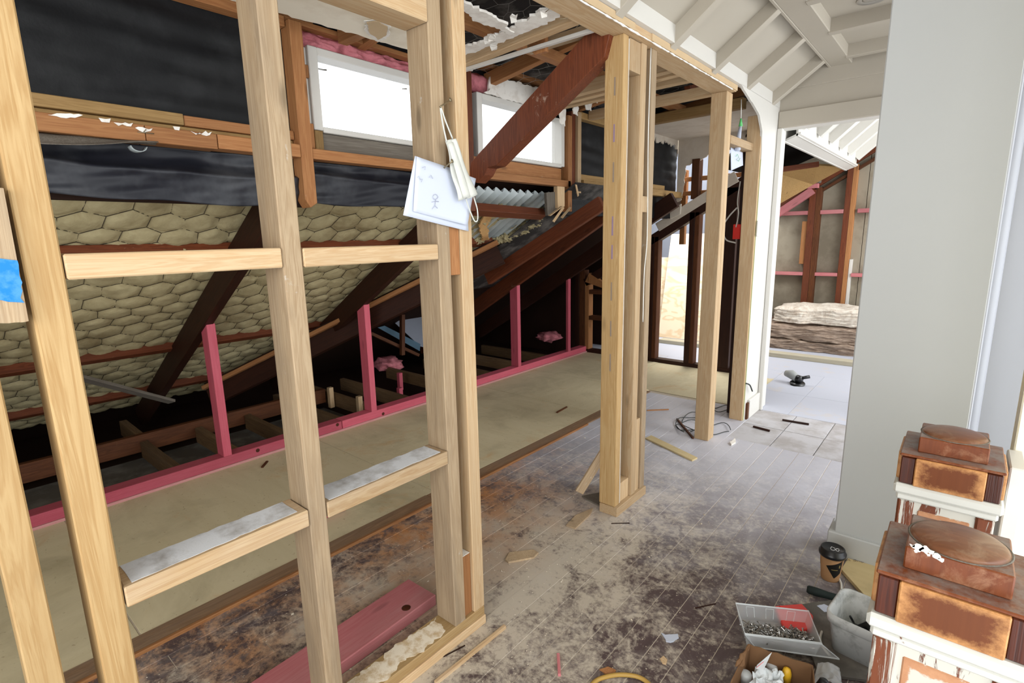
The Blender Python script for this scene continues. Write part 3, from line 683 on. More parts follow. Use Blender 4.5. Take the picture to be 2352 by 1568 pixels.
grid('flap', M['greyboard'], lp, lambda u, v: (-2.15+.05*v, -.3+u*.95, 1.64-(.075*(1-u**2))*v-.004+.01*noise.noise(V(u*7, v*2, 2))), 50, 6, thick=.002)
lp2 = thing('loose_black_paper', 'black building paper hanging under the first high window', 'building paper', (-2.2, 1.7, 1.45))
grid('sheet', M['paper_loose'], lp2, sag(1.225, 2.2, 1.64, 1.462, 2.4), 70, 30, thick=.002)
clip = thing('roof_clip', 'small grey metal roof clip hanging under the left sill timber', 'clip', at_x(312, 345, -2.13))
for p in ([at_x(295, 333, -2.13), at_x(297, 343, -2.12), at_x(312, 348, -2.11), at_x(328, 343, -2.12), at_x(332, 333, -2.13)],):
    grid('plate', M['iron_roof'], clip, lambda u, v: (-2.145+.04*v, *(p[0]+(p[-1]-p[0])*u)[1:2], p[0].z-.016*math.sin(math.pi*u)**.5-.004), 10, 3, thick=.002)
# ---- rafters, purlins, insulation
def rafter(Y, xa, xb, label, mat='dark_rimu', wid=.05, dep=.14, grp=None):
    t = thing('rafter', label, 'rafter', (xa, Y, rz(xa)))
    off = nrm*(dep/2)
    bar('beam', M[mat], t, V(xa, Y, rz(xa))+off, V(xb, Y, rz(xb))+off, wid, dep, (0, 1, 0), .003)
    return t
rafter(.03-.02, -4.9, -2.3, 'dark rafter at the near end, left of the first pink stud')
rafter(1.10, -4.8, -2.24, 'dark sloping rafter resting over the tall pink stud nearest the camera')
rafter(2.12, -4.7, -2.24, 'dark sloping rafter over the second pink stud')
rafter(3.79, -4.6, -2.0, 'dark red sloping rafter over the third pink stud', 'rimu')
rafter(4.64, -4.5, -2.0, 'dark rafter over the farthest, thinnest pink stud')
rf = thing('rafter', 'short red-brown rafter with a lit orange edge below the second window', 'rafter', (-2.5, 3.12, 1.2))
bar('beam', M['rimu'], rf, at_y(1120, 640, 3.12), at_y(1384, 466, 3.22), .045, .10, (0, 1, 0), .003)
# valley rafter with a ledge
vr = thing('valley_rafter', 'long dark valley beam with an orange ledge running up behind the second pink stud', 'rafter', (-3.3, 2.2, .8))
va, vb = V(-4.35, 1.45, .15), V(-2.62, 2.93, 1.20)
bar('beam', M['dark_rimu'], vr, va, vb, .05, .19, (0, 1, 0), .003)
bar('ledge', M['pine_orange'], vr, va+V(0, 0, .07)+V(.03, -.05, 0), vb+V(.03, -.05, .07), .035, .03, (0, 1, 0), .003)
for i, (A, B) in enumerate((((0, 832), (600, 742)), ((0, 590), (600, 566)), ((185, 945), (400, 915)))):
    pass
PUR = [(-3.72, 'reddish roof purlin behind the first pink stud, middle of three'), (-2.68, 'dark roof purlin just above the upper noggins'), (-4.42, 'thin low roof purlin near the eaves')]
for X, lb in PUR:
    t = thing('purlin', lb, 'purlin', (X, .5, rz(X)+.1))
    y1 = 1.75+(X+3.93)*.787+.25
    c = V(X, -1.3, rz(X))+nrm*.145
    bar('beam', M['rimu'], t, c, V(X, max(1.0, y1), rz(X))+nrm*.145, .055, .05, (1, 0, SL), .002)
dg = thing('diagonal_board', 'grey sloping board lying across the lower insulation on the left', 'board', (-4.0, .8, .4))
bar('board', M['greyboard'], dg, at_x(150, 858, -3.95)+V(0, 0, .0), at_x(395, 922, -4.25), .06, .02, (1, 0, SL), .002)
def hexd(u, v, s):
    """distance from the nearest hexagon edge, 0 on the wire, 1 in the middle"""
    best = 9; sec = 9
    j0 = int(round(v/(s*.75)))
    for j in (j0-1, j0, j0+1):
        i0 = int(round(u/(s*.866)-.5*(j % 2)))
        for i in (i0-1, i0, i0+1):
            du = u-(i+.5*(j % 2))*s*.866; dv = v-j*s*.75; d = du*du+dv*dv
            if d < best: best, sec = d, best
            elif d < sec: sec = d
    return min(1, (math.sqrt(sec)-math.sqrt(best))/(s*.45))
ins = thing('roof_insulation', 'yellow glass wool batts held by hexagonal wire netting under the sloping roof', 'insulation', (-3.3, .8, .9))
HEX = .165; OFFI = .175
def ins_pt(Y, s_):                              # s_: distance up the slope from X=-4.75
    c_ = 1/math.sqrt(1+SL*SL); X = -4.75+s_*c_
    return V(X, Y, rz(X))+nrm*OFFI
BP = []
for a_, b_ in ((330, 960), (600, 852), (700, 800), (850, 715), (955, 640), (1100, 556), (1180, 542), (1238, 505)):
    d_ = px_ray(a_, b_); n_ = Vector((-SL, 0, 1)); p0_ = V(-3.15, 0, .87+OFFI*math.sqrt(1+SL*SL))
    BP.append(CAM+d_*((p0_-CAM).dot(n_)/d_.dot(n_)))
IQ = []
for a_, b_ in ((1128, 518), (1182, 482), (1222, 482), (1158, 536)):
    d_ = px_ray(a_, b_); IQ.append(CAM+d_*((p0_-CAM).dot(n_)/d_.dot(n_)))
def ins_lim(X):
    if X <= BP[0].x: return BP[0].y
    for a_, b_ in zip(BP, BP[1:]):
        if a_.x <= X <= b_.x: return a_.y+(b_.y-a_.y)*(X-a_.x)/(b_.x-a_.x)
    return BP[-1].y
def ins_keep(Y, s_):
    c_ = 1/math.sqrt(1+SL*SL); X = -4.75+s_*c_; lim = ins_lim(X)+.07*noise.noise(V(X*5, 0, 3))
    if X > -2.29: return False
    ya = IQ[0].y+(IQ[1].y-IQ[0].y)*(X-IQ[0].x)/(IQ[1].x-IQ[0].x); yb = IQ[3].y+(IQ[2].y-IQ[3].y)*(X-IQ[3].x)/(IQ[2].x-IQ[3].x)
    if X > min(IQ[0].x, IQ[3].x) and ya+.05*noise.noise(V(X*12, 2, 0)) < Y < yb+.05*noise.noise(V(X*12, 7, 0)): return False
    return Y < lim
HS = 2.55*math.sqrt(1+SL*SL)
def ins_rows(s0, s1, nm):
    nu = int(4.6/.017); nv = int((s1-s0)/.017)
    def fn(u, v):
        Y = -1.3+4.6*u; s_ = s0+(s1-s0)*v
        wu = Y+.03*noise.noise(V(Y*4, s_*4, 0)); wv = s_+.03*noise.noise(V(Y*4, s_*4, 7))
        h = hexd(wu+2, wv, HEX); b = .017*(1-(1-h)**2.0)
        b += .012*noise.noise(V(Y*3, s_*3, 2))+(.006*noise.noise(V(Y*16, s_*16, 5))+.003*noise.noise(V(Y*45, s_*45, 5)))*min(1, h*3)
        return ins_pt(Y, s_)-nrm*b
    grid(nm, M['wool_yellow'], ins, fn, nu, nv, True, lambda u, v: ins_keep(-1.3+4.6*u, s0+(s1-s0)*v))
for s0, s1 in ((0, .42), (.42, 1.2), (1.2, 2.42), (2.42, HS+.1)):
    ins_rows(s0, s1, 'wool_batt')
def netpt(u, v):
    Y = u-2; wu = u; 
    return ins_pt(Y, v)-nrm*.004
def wire_pt(u, v):
    Y, s_ = u-2, v
    for _ in range(3):
        Y, s_ = u-2-.03*noise.noise(V(Y*4, s_*4, 0)), v-.03*noise.noise(V(Y*4, s_*4, 7))
    return ins_pt(Y, s_)-nrm*(.012*noise.noise(V(Y*3, s_*3, 2))+.006)
hexwire('wire_netting', M['wire_dark'], ins, wire_pt, 5.4, HS, HEX, .0016, 1, keep=lambda u, v: u > .7 and ins_keep(u-2, v), jit=0)
for (px, py) in ((420, 545), (130, 560), (640, 500), (395, 960)):
    p = at_x(px, py, -2.7 if py < 700 else -4.2)
    s_ = (p.x+4.75)*math.sqrt(1+SL*SL); q = ins_pt(p.y, s_)
    blob('loose_tuft', M['wool_yellow'], ins, q-nrm*.02, .05, .05, .03, .5, 9, 3, px)
fm = thing('exposed_foam', 'tan torn foam and wool at the ragged upper end of the roof insulation', 'insulation', (-2.5, 2.5, 1.3))
def on_lining(px, py, off=.01):
    d_ = px_ray(px, py); n_ = Vector((-SL, 0, 1)); p0_ = V(-3.15, 0, .87+(OFFI-off)*math.sqrt(1+SL*SL))
    return CAM+d_*((p0_-CAM).dot(n_)/d_.dot(n_))
ragged('foam_sheet', M['foam_tan'], fm, [on_lining(*q, .035) for q in ((1102, 512), (1112, 480), (1140, 476), (1126, 500), (1118, 516), (1122, 548), (1106, 550))], .012, .012, .02, 71, normal=tuple(-nrm))
for i, (px, py, r_) in enumerate(((1096, 552, .04), (1120, 558, .045), (1142, 550, .035), (1160, 545, .04), (1180, 536, .03), (1200, 528, .04), (1216, 515, .04), (1230, 512, .03), (1236, 500, .03), (1110, 505, .03), (1150, 478, .03), (1228, 488, .03), (1232, 530, .018), (1228, 540, .012))):
    blob('wool_clump', M['wool_yellow'], fm, on_lining(px, py, .02), r_*1.1, r_*1.2, r_*.8, .75, 11, 4, i)
# corrugated iron seen where the lining is gone
ci = thing('corrugated_iron', 'light grey corrugated roof iron showing below the second window sill', 'roof sheet', (-2.4, 2.6, 1.4))
def corr(u, v):
    Y = 2.15+u*1.15; X = -2.85+v*.68
    return V(X, Y, rz(X))+nrm*(.175+.016*math.sin(Y*2*math.pi/.078))
grid('sheet', M['iron_roof'], ci, corr, 150, 8, True, thick=.002)
pu = thing('purlin', 'red-brown purlin with a dusty grey top under the corrugated iron', 'purlin', (-2.3, 2.6, 1.45))
bar('beam', M['rimu'], pu, at_x(1085, 480, -2.26), at_x(1245, 492, -2.26), .06, .055, (1, 0, SL), .002)
# grey roof lining between the far rafters
gl = thing('roof_lining_sheet', 'dark grey lining sheet between the two lit rafters under the roof', 'lining', (-2.7, 3.5, 1.2))
prism('sheet', M['paper_dusty'], gl, [V(-3.4, 3.1, rz(-3.4))+nrm*.13, V(-2.0, 3.1, rz(-2.0))+nrm*.13, V(-2.0, 3.78, rz(-2.0))+nrm*.13, V(-3.4, 3.78, rz(-3.4))+nrm*.13], nrm*.005)
# far corner beyond the valley
fc = thing('eaves_lining', 'pale sheet with blue paper edge in the dark corner behind the second pink stud', 'lining', (-4.4, 3.3, 0))
prism('sheet', M['greyblue'], fc, [at_x(908, 742, -4.3), at_x(960, 706, -4.3), at_x(1090, 690, -4.3), at_x(1090, 830, -4.3), at_x(965, 795, -4.3)], (-.01, 0, 0))
prism('paper_edge', M['bluepaper'], fc, [at_x(868, 752, -4.29), at_x(884, 748, -4.29), at_x(966, 790, -4.29), at_x(964, 806, -4.29)], (-.01, 0, 0))
bar('brace', M['brown_stud'], fc, at_x(850, 765, -4.2), at_x(960, 815, -4.2), .03, .05, (0, 1, 0))
bar('upright', M['brown_stud'], fc, at_x(924, 815, -4.15), at_x(924, 722, -4.15), .04, .04, (0, 1, 0))
# ---- attic floor joists left of the pink plate
def joist(Y, xa, xb, label, z1=-.012, mat='joist', h=.11):
    t = thing('floor_joist', label, 'joist', ((xa+xb)/2, Y, z1-h))
    box('beam', M[mat], t, xa, xb, Y-.022, Y+.022, z1-h, z1, .002); return t
JN = ['left end, beside the nearest trimmer', 'beside the nearest pink stud', 'past the nearest pink stud', 'before the second pink stud', 'beside the second pink stud', 'past the second pink stud', 'before the third pink stud', 'beside the third pink stud', 'past the third pink stud', 'before the far pink stud']
for i, Y in enumerate((.93, 1.27, 1.62, 2.02, 2.36, 2.68, 3.22, 3.72, 4.20, 4.66)):
    xa = -4.13 if Y < 1.9 else -4.5
    joist(Y, xa, -3.23, 'dusty attic floor joist across the void, '+JN[i])
tr = thing('trimmer_joist', 'long dark trimmer timber along the eaves, crossing the near joists', 'joist', (-4.16, 1.2, -.1))
bar('beam', M['brown_stud'], tr, (-4.17, -.9, -.03), (-4.17, 2.3, -.03), .045, .12, (1, 0, 0), .002)
for i, Y in enumerate((.93, 1.27, 1.62)):
    box('joist_hanger', M['wire'], tr, -4.146, -4.10, Y+.023, Y+.026, -.12, -.015, 0)
for i, (px, py, hh) in enumerate(((762, 910, .11), (828, 930, .10), (920, 870, .10), (920, 900, .07))):
    t = thing('blocking', ['pale timber block standing between joists left of second pink stud', 'small timber block against the joist by the second pink stud', 'pink timber block standing on a far joist', 'short pink block in front of the far pink block'][i], 'timber block', at_z(px, py+25, -.12))
    p = at_z(px, py+25, -.12); box('block', M['pink'] if i > 1 else M['pine'], t, p.x-.02, p.x+.02, p.y-.02, p.y+.02, -.12, hh-.05, .002)
jb = thing('joist_end', 'cut joist end poking up behind the trimmer on the left', 'joist', at_z(275, 1010, -.05))
bar('beam', M['joist'], jb, (-4.6, .93, -.02), (-4.19, .93, -.03), .045, .11, (0, 1, 0))
pwl = thing('loose_pink_wool', 'tuft of pink glass wool in the dark eaves by the far pink stud', 'insulation', at_z(1265, 775, 0.0))
p = at_z(1262, 772, 0.05); blob('wool', M['wool_pink'], pwl, p, .14, .16, .06, .5, 9, 3, 8)
pwl2 = thing('loose_pink_wool', 'dim tuft of pink glass wool in the eaves behind the second pink stud', 'insulation', at_z(900, 840, 0.0))
blob('wool', M['wool_pink'], pwl2, at_z(890, 835, 0.0), .16, .14, .07, .5, 9, 3, 9)
# ---- pink frame
pf = thing('pink_knee_wall', 'pink primed knee wall frame of bottom plate and short studs along the eaves', 'wall frame', (-3.2, 2, 0))
XP = -3.171
bar('bottom_plate', M['pink'], pf, (XP-.045, -.9, .04), (XP-.045, 1.86, .04), .09, .068, (1, 0, 0), .002)
bar('bottom_plate', M['pink'], pf, (XP-.045, 1.865, .04), (XP-.045, 4.98, .04), .09, .068, (1, 0, 0), .002)
tag(bar('plate_edge', M['pink_pale'], pf, (XP+.006, -.9, .013), (XP+.006, 4.98, .013), .012, .014, (1, 0, 0), .001), 'paler pink edge along the foot of the plate')
for Y, dp in ((1.11, .09), (2.13, .09), (2.98, .09), (3.80, .09), (4.645, .03)):
    bar('stud', M['pink'], pf, (XP-dp/2, Y, .074), (XP-dp/2, Y, rz(XP-dp/2)+.004), dp, .046, (1, 0, 0), .002, cut1=(-SL, 0, 1))
for (px, py, Xk) in ((592, 1034, XP+.001), (775, 975, XP+.001), (880, 950, XP+.001)):
    p = at_x(px, py, XP)
    lathe('knot_hole', M['newel_dark'], pf, [(.0001, 0), (.012, .0005), (.012, .001)], (XP-.0003, p.y, max(.02, min(.07, p.z))), 12, axis=(1, 0, 0))
# ================================================================== STUD WALL
nf = thing('stud_wall_frame', 'tall pine stud wall frame with noggins nearest the camera', 'wall frame', (-1.17, .6, 0))
HT = 2.085
def stud(y0, y1, z0=.067, z1=HT, mat='pine', par=None, nm='stud', x0=XB, x1=XW): return box(nm, M[mat], par or nf, x0, x1, y0, y1, z0, z1, .0025)
box('bottom_plate', M['pine_yellow'], nf, XB, XW, -.8, 1.135, .034, .067, .002)
ragged('plaster_dust', M['soft_dust'], nf, [(XB+.01, .62, .067), (XW-.012, .62, .067), (XW-.016, .97, .067), (XB+.006, .99, .067)], .0007, .007, .006, 21, normal=(0, 0, 1))
box('bottom_plate', M['pine'], nf, XB, XW+.004, -.8, 1.137, 0, .033, .002)
stud(.038, .083, mat='pine_yellow'); stud(.135, .184, mat='pine_yellow'); stud(.553, .598, mat='pine_grey')
stud(1.0, 1.046, mat='pine_grey'); stud(1.088, 1.136, mat='pine')
def nog(y0, y1, z0, z1, mat='pine', par=None): return bar('noggin', M[mat], par or nf, ((XB+XW)/2+.002, y0, (z0+z1)/2), ((XB+XW)/2+.002, y1, (z0+z1)/2), .092, z1-z0, (1, 0, 0), .0025)
nog(.186, .551, 1.246, 1.288); nog(.600, .998, 1.244, 1.286)
nog(.186, .551, .634, .676, 'pine_dusty'); nog(.600, .998, .632, .674, 'pine_dusty')
nog(.600, .998, 1.848, 1.900)
for (y0, y1, z) in ((.2, .53, .676), (.61, .98, .674)):
    ragged('plaster_dust', M['nog_dust'], nf, [(XB+.004, y0, z), (XW-.006, y0, z), (XW-.010, y1, z), (XB+.006, y1, z)], .0008, .0018, .02, 2, normal=(0, 0, 1))
box('packer', M['pine_orange'], nf, XB+.02, XW-.006, 1.047, 1.087, 1.196, 1.45, .001)
box('packer', M['pine_orange'], nf, XB+.01, XW-.012, 1.047, 1.087, .067, .285, .001)
# header and plaster over the framing
hd = thing('lintel_beam', 'long pine lintel along the top of the stud wall under white plaster', 'beam', (-1.16, 1.4, HT))
box('beam', M['pine'], hd, XB, XW+.028, -.8, 3.272, HT, 2.119, .002)
ragged('plaster_bead', M['plaster_white'], hd, [(XW+.0285, -.8, HT-.003), (XW+.0285, 3.2, HT-.003), (XW+.0285, 3.2, HT+.003), (XW+.0285, -.8, HT+.003)], .003, .0015, .02, 8, normal=(1, 0, 0))
box('paper_edge', M['plaster_paper'], hd, XW+.028, XW+.034, 2.2, 3.27, HT+.004, 2.117, 0)
box('paper_edge', M['plaster_paper'], hd, XW+.028, XW+.034, -.8, 2.05, HT+.004, 2.116, 0)
for i in range(9):
    tube('nail', M['nail'], hd, [(XB+.012, .9+i*.12+random.uniform(-.03, .03), HT+.004), (XB-.012, .9+i*.12+random.uniform(-.03, .03), HT-.008)], .0014, 5)
# middle post cluster
box('plaster_dust', M['plaster_white'], nf, XB+.012, XW-.013, 1.048, 1.086, .2855, .287, 0)
mp = thing('timber_post', 'cluster of three packed pine studs on a short plate, middle of the hall wall', 'post', (-1.16, 2.17, 0))
box('bottom_plate', M['pine'], mp, XB+.005, XW+.010, 2.025, 2.322, 0, .045, .002)
stud(2.03, 2.070, .045, mat='pine_yellow', par=mp, x1=XW-.004); stud(2.176, 2.222, .045, mat='pine', par=mp); stud(2.272, 2.318, .045, mat='pine_grey', par=mp)
box('plaster_strip', M['gib_grey'], mp, XB+.03, XW-.003, 2.0705, 2.076, .05, HT-.01, .001)
box('packer', M['pine'], mp, XB+.02, XW-.008, 2.224, 2.270, .045, .42, .001); box('packer', M['pine'], mp, XB+.02, XW-.012, 2.08, 2.174, .045, .14, .001)
box('packer', M['pine'], mp, XB+.02, XW-.004, 2.224, 2.270, 1.40, 1.47, .001); box('packer', M['pine'], mp, XB+.02, XW-.004, 2.08, 2.174, 1.96, 2.08, .001)
def mark(z0, z1, mat, y=2.0295, x=-1.165, wd=.008):
    prism('crayon_mark', M[mat], mp, [(x-wd/2, y, z0), (x+wd/2, y, z0), (x+wd/2.6, y, z1), (x-wd/2.6, y, z1)], (0, -.0004, 0))
for z0, z1, mm in ((.70, .78, 'ink_dark'), (.86, .93, 'ink_dark'), (1.02, 1.10, 'ink_dark'), (1.20, 1.26, 'ink'), (1.30, 1.38, 'ink'), (1.52, 1.6, 'ink_dark'), (1.68, 1.75, 'ink'), (1.86, 1.93, 'ink_dark')):
    mark(z0, z1, mm)
tube('cable', M['white_cable'], mp, curve_pts([(XW+.003, 2.25, 2.08), (XW+.004, 2.247, 1.7), (XW+.005, 2.262, 1.3), (XW+.004, 2.245, 1.12), (XW+.003, 2.248, .9)]), .0025, 6)
ff = thing('stud_wall_frame', 'pair of pine posts with a short noggin at the far end of the hall wall', 'wall frame', (-1.15, 3.4, 0))
stud(3.205, 3.250, 0, mat='pine', par=ff); stud(3.252, 3.298, 0, mat='pine', par=ff)
box('stud', M['pine'], ff, -1.165, -1.076, 3.718, 3.763, 0, 2.03, .0025)
nog(3.3, 3.717, 1.815, 1.862, par=ff)
# sawn board with blue paint against the nearest stud
sb = thing('sawn_board', 'rough sawn board with a blue paint mark beside the leftmost studs', 'board', (XW+.02, .1, 1.18))
pts = [at_x(-60, 425, XW+.012), at_x(8, 432, XW+.012), at_x(66, 737, XW+.012), at_x(-60, 745, XW+.012)]
ragged('board', M['pine_grey'], sb, [pts[0], pts[3], pts[2], pts[1]], .022, .0012, .004, 3, normal=(-1, 0, 0), keep=(0, 2, 3))
pts = [at_x(-20, 600, XW+.0135), at_x(40, 598, XW+.0135), at_x(56, 695, XW+.0135), at_x(-20, 688, XW+.0135)]
ragged('paint_mark', M['blue'], sb, [pts[0], pts[3], pts[2], pts[1]], .0008, .003, .008, 9, normal=(-1, 0, 0))
# nails, mask and notes on the third stud
nl = thing('nail', 'long bent nail holding the face mask on the double stud', 'nail', at_x(1033, 228, XW))
tube('shank', M['nail'], nl, [at_x(1034, 230, XW-.01), at_x(1022, 238, XW+.02), at_x(1011, 245, XW+.045)], .0022, 7)
lathe('head', M['nail'], nl, [(.0001, 0), (.0055, 0), (.0055, .0015), (.0001, .002)], at_x(1034, 229, XW+.002), 10, axis=(1, .2, .2))
nl2 = thing('nail', 'long nail pinning the paper notes to the double stud', 'nail', at_x(1037, 370, XW))
tube('shank', M['nail'], nl2, [at_x(1014, 391, XW-.005), at_x(1024, 382, XW+.02), at_x(1038, 371, XW+.05)], .0022, 7)
lathe('head', M['nail'], nl2, [(.0001, 0), (.0055, 0), (.0055, .0015), (.0001, .002)], at_x(1038, 370, XW+.051), 10, axis=(1, .2, .2))
nt = thing('paper_note', 'sheet of white paper with faint pencil drawing nailed under the mask', 'paper', at_x(1000, 530, XW+.01))
def quadsheet(name, mat, par, c, X0, curl=0, nu=14, nv=10, xo=None):
    c = [at_x(px, py, X0) for px, py in c]
    def fn(u, v):
        p = (c[0]*(1-u)+c[1]*u)*(1-v)+(c[3]*(1-u)+c[2]*u)*v
        return p+V(curl*(u*u*v), 0, 0)+(V(xo(u, v), 0, 0) if xo else V(0, 0, 0))
    return grid(name, mat, par, fn, nu, nv, True, thick=.0006)
quadsheet('back_sheet', M['paper'], nt, [(953, 358), (1068, 397), (1074, 531), (926, 494)], XW+.006, .004)
quadsheet('front_sheet', M['paper'], nt, [(957, 359), (1093, 410), (1066, 517), (949, 485)], XW+.010, .014)
def pen(par, mat, pts, X0, r=.0007): tube('pencil_line', mat, par, [at_x(px, py, X0) for px, py in pts], r, 4)
XN = XW+.0145
circ = [(1000+6*math.cos(a/8*6.283), 452+6*math.sin(a/8*6.283)) for a in range(9)]
pen(nt, M['pencil'], circ, XN); pen(nt, M['pencil'], [(1000, 458), (999, 472), (993, 480)], XN); pen(nt, M['pencil'], [(999, 472), (1005, 478)], XN); pen(nt, M['pencil'], [(992, 464), (1000, 462), (1008, 463)], XN)
pen(nt, M['pencil'], [(958, 408), (962, 404), (965, 412), (970, 411), (968, 418)], XN); pen(nt, M['pencil'], [(986, 408), (990, 402), (994, 410)], XN); pen(nt, M['pencil'], [(970, 385), (977, 382), (976, 390)], XN)
fmk = thing('face_mask', 'folded white face mask hanging by its ear loop from a nail', 'face mask', at_x(1060, 450, XW+.03))
quadsheet('pleat', M['cloth'], fmk, [(1022, 323), (1036, 319), (1072, 452), (1052, 462)], XW+.030, .0, 10, 16, lambda u, v: .008*math.sin(u*3.1)+.004*math.sin(v*9))
quadsheet('pleat', M['cloth'], fmk, [(1034, 321), (1045, 318), (1095, 446), (1071, 457)], XW+.036, .0, 10, 16, lambda u, v: .008*math.sin(u*3.1)+.003*math.sin(v*7+1))
quadsheet('fold', M['cloth'], fmk, [(1028, 330), (1040, 326), (1082, 450), (1064, 455)], XW+.042, .0, 8, 12, lambda u, v: .005*math.sin(u*3.1))
tube('ear_loop', M['cloth'], fmk, curve_pts([at_x(1026, 326, XW+.033), at_x(1017, 285, XW+.038), at_x(1012, 247, XW+.042), at_x(1024, 280, XW+.04), at_x(1040, 320, XW+.035)]), .0022, 6)
tube('ear_loop', M['cloth'], fmk, curve_pts([at_x(1070, 456, XW+.036), at_x(1078, 480, XW+.03), at_x(1090, 507, XW+.028), at_x(1097, 504, XW+.03), at_x(1096, 480, XW+.034), at_x(1088, 452, XW+.038)]), .0019, 6)
# ---- red-brown rafter end above the hall (the cut diagonal)
br = thing('cut_rafter', 'red-brown rafter cut off short, sloping from the lintel down past the second window', 'rafter', (-1.7, 2.03, 1.7))
Yb = 2.0
P = [at_y(1348, 70, Yb), at_y(1400, 74, Yb), at_y(1393, 128, Yb), at_y(1126, 392, Yb), at_y(1123, 380, Yb), at_y(1108, 383, Yb), at_y(1112, 398, Yb), at_y(1096, 425, Yb), at_y(1076, 404, Yb), at_y(1082, 372, Yb)]
P = [at_y(1352, 70, Yb), at_y(1400, 78, Yb), at_y(1388, 130, Yb), at_y(1140, 380, Yb), at_y(1120, 385, Yb), at_y(1112, 402, Yb), at_y(1094, 420, Yb), at_y(1076, 404, Yb), at_y(1082, 372, Yb)]
prism('beam', M['rimu'], br, P, (0, .07, 0), .002)
# ---- ceiling joists of the stripped dormer
def cj(Y, xa, xb, z0, z1, label, mat='pine', wd=.045, skew=0):
    t = thing('ceiling_joist', label, 'joist', ((xa+xb)/2, Y, z0))
    bar('beam', M[mat], t, (xa, Y+skew, (z0+z1)/2), (xb, Y, (z0+z1)/2), wd, z1-z0, (0, 1, 0), .002); return t
t = cj(1.86, -2.15, -1.215, 2.105, 2.165, 'pale pine ceiling joist with plaster scraps left of the cut rafter', 'pine', .05, .10)
box('white_strip', M['white_bright'], t, -2.1, -1.22, 1.94, 1.96, 2.09, 2.104, .001)
prism('joist_stub', M['pine_orange'], t, [V(-1.58, 1.99, 2.12), V(-1.53, 1.97, 2.08), V(-1.47, 1.97, 2.08), V(-1.47, 1.97, 2.15), V(-1.58, 1.99, 2.15)], (0, .02, 0), .001)
cj(2.02, -1.60, -1.27, 2.108, 2.15, 'short pine batten beside the pale ceiling joist', 'pine', .03)
t = cj(2.70, -2.15, -1.215, 2.10, 2.165, 'double pine ceiling joist behind the cut rafter', 'pine', .05, .08)
bar('beam', M['pine'], t, (-2.15, 2.88, 2.13), (-1.215, 2.79, 2.13), .045, .06, (0, 1, 0), .002)
cj(2.98, -2.15, -1.215, 2.11, 2.17, 'pine ceiling joist showing right of the middle post, nearest', 'pine', .05)
cj(3.36, -2.15, -1.215, 2.11, 2.17, 'pine ceiling joist showing right of the middle post, second', 'pine', .05, .05)
cj(3.80, -2.15, -1.215, 2.10, 2.165, 'far pine ceiling joist beside the remaining white ceiling', 'pine_tan', .06, .05)
cj(1.42, -2.15, -1.215, 2.13, 2.19, 'brown ceiling joist above the near plaster strip', 'pine_orange', .045)
t = thing('roof_runner', 'brown runner crossing above the ceiling joists behind the lintel', 'timber', (-1.75, 2.4, 2.18))
bar('beam', M['pine_orange'], t, (-1.72, 1.5, 2.20), (-1.72, 4.0, 2.20), .05, .05, (1, 0, 0), .002)
rb = thing('bracket_block', 'small red-brown rafter end above the far joists', 'timber block', (-1.35, 3.35, 2.1))
prism('block', M['rimu'], rb, [at_x(1585, 196, -1.45), at_x(1588, 225, -1.45), at_x(1598, 224, -1.45), at_x(1618, 205, -1.45), at_x(1600, 192, -1.45)], (-.04, 0, 0), .002)
# torn plaster
ps = thing('torn_plaster', 'torn strip of plaster ceiling above the first high window', 'plaster', (-1.9, 1.3, 2.1))
ragged('plaster_strip', M['cornice'], ps, [(-1.99, .82, 2.102), (-1.78, .82, 2.102), (-1.70, 1.30, 2.102), (-1.74, 1.62, 2.102), (-1.93, 1.62, 2.102), (-1.95, 1.2, 2.102)], .012, .008, .025, 11, normal=(0, 0, 1))
ragged('torn_rim', M['plaster_white'], ps, [at_z(836, 48, 2.099), at_z(872, 45, 2.099), at_z(897, 60, 2.096), at_z(893, 84, 2.089), at_z(868, 97, 2.089), at_z(842, 77, 2.094)], .002, .005, .008, 19, normal=(0, 0, 1))
ragged('paper_flap', M['plaster_paper'], ps, [at_z(842, 52, 2.095), at_z(870, 50, 2.095), at_z(890, 62, 2.092), at_z(888, 80, 2.085), at_z(868, 92, 2.085), at_z(848, 74, 2.09)], .002, .003, .012, 12, normal=(0, 0, 1))
ps2 = thing('torn_plaster', 'shredded white plaster clinging to the pale ceiling joist', 'plaster', (-1.5, 1.8, 2.1))
ragged('plaster_strip', M['plaster_white'], ps2, [at_z(1068, 128, 2.104), at_z(1068, 108, 2.104), at_z(1120, 92, 2.104), at_z(1160, 72, 2.104), at_z(1215, 45, 2.104), at_z(1240, 24, 2.104), at_z(1292, 22, 2.104), at_z(1286, 40, 2.104), at_z(1200, 78, 2.104), at_z(1110, 112, 2.104)], .009, .010, .014, 13, normal=(0, 0, 1))
ragged('plaster_strip', M['plaster_white'], ps2, [at_z(1066, 6, 2.10), at_z(1085, 16, 2.10), at_z(1130, 36, 2.10), at_z(1165, 60, 2.10), at_z(1180, 78, 2.10), at_z(1140, 66, 2.10), at_z(1095, 50, 2.10), at_z(1066, 26, 2.10)], .009, .010, .014, 14, normal=(0, 0, 1))
for i, (px, py) in enumerate(((1120, 90), (1180, 42), (1135, 105), (1128, 84), (1250, 30))):
    ragged('plaster_scrap', M['plaster_white'], ps2, [at_z(px-9, py-4, 2.09), at_z(px+8, py-8, 2.085), at_z(px+6, py+9, 2.075), at_z(px-6, py+12, 2.07)], .004, .006, .012, 20+i)
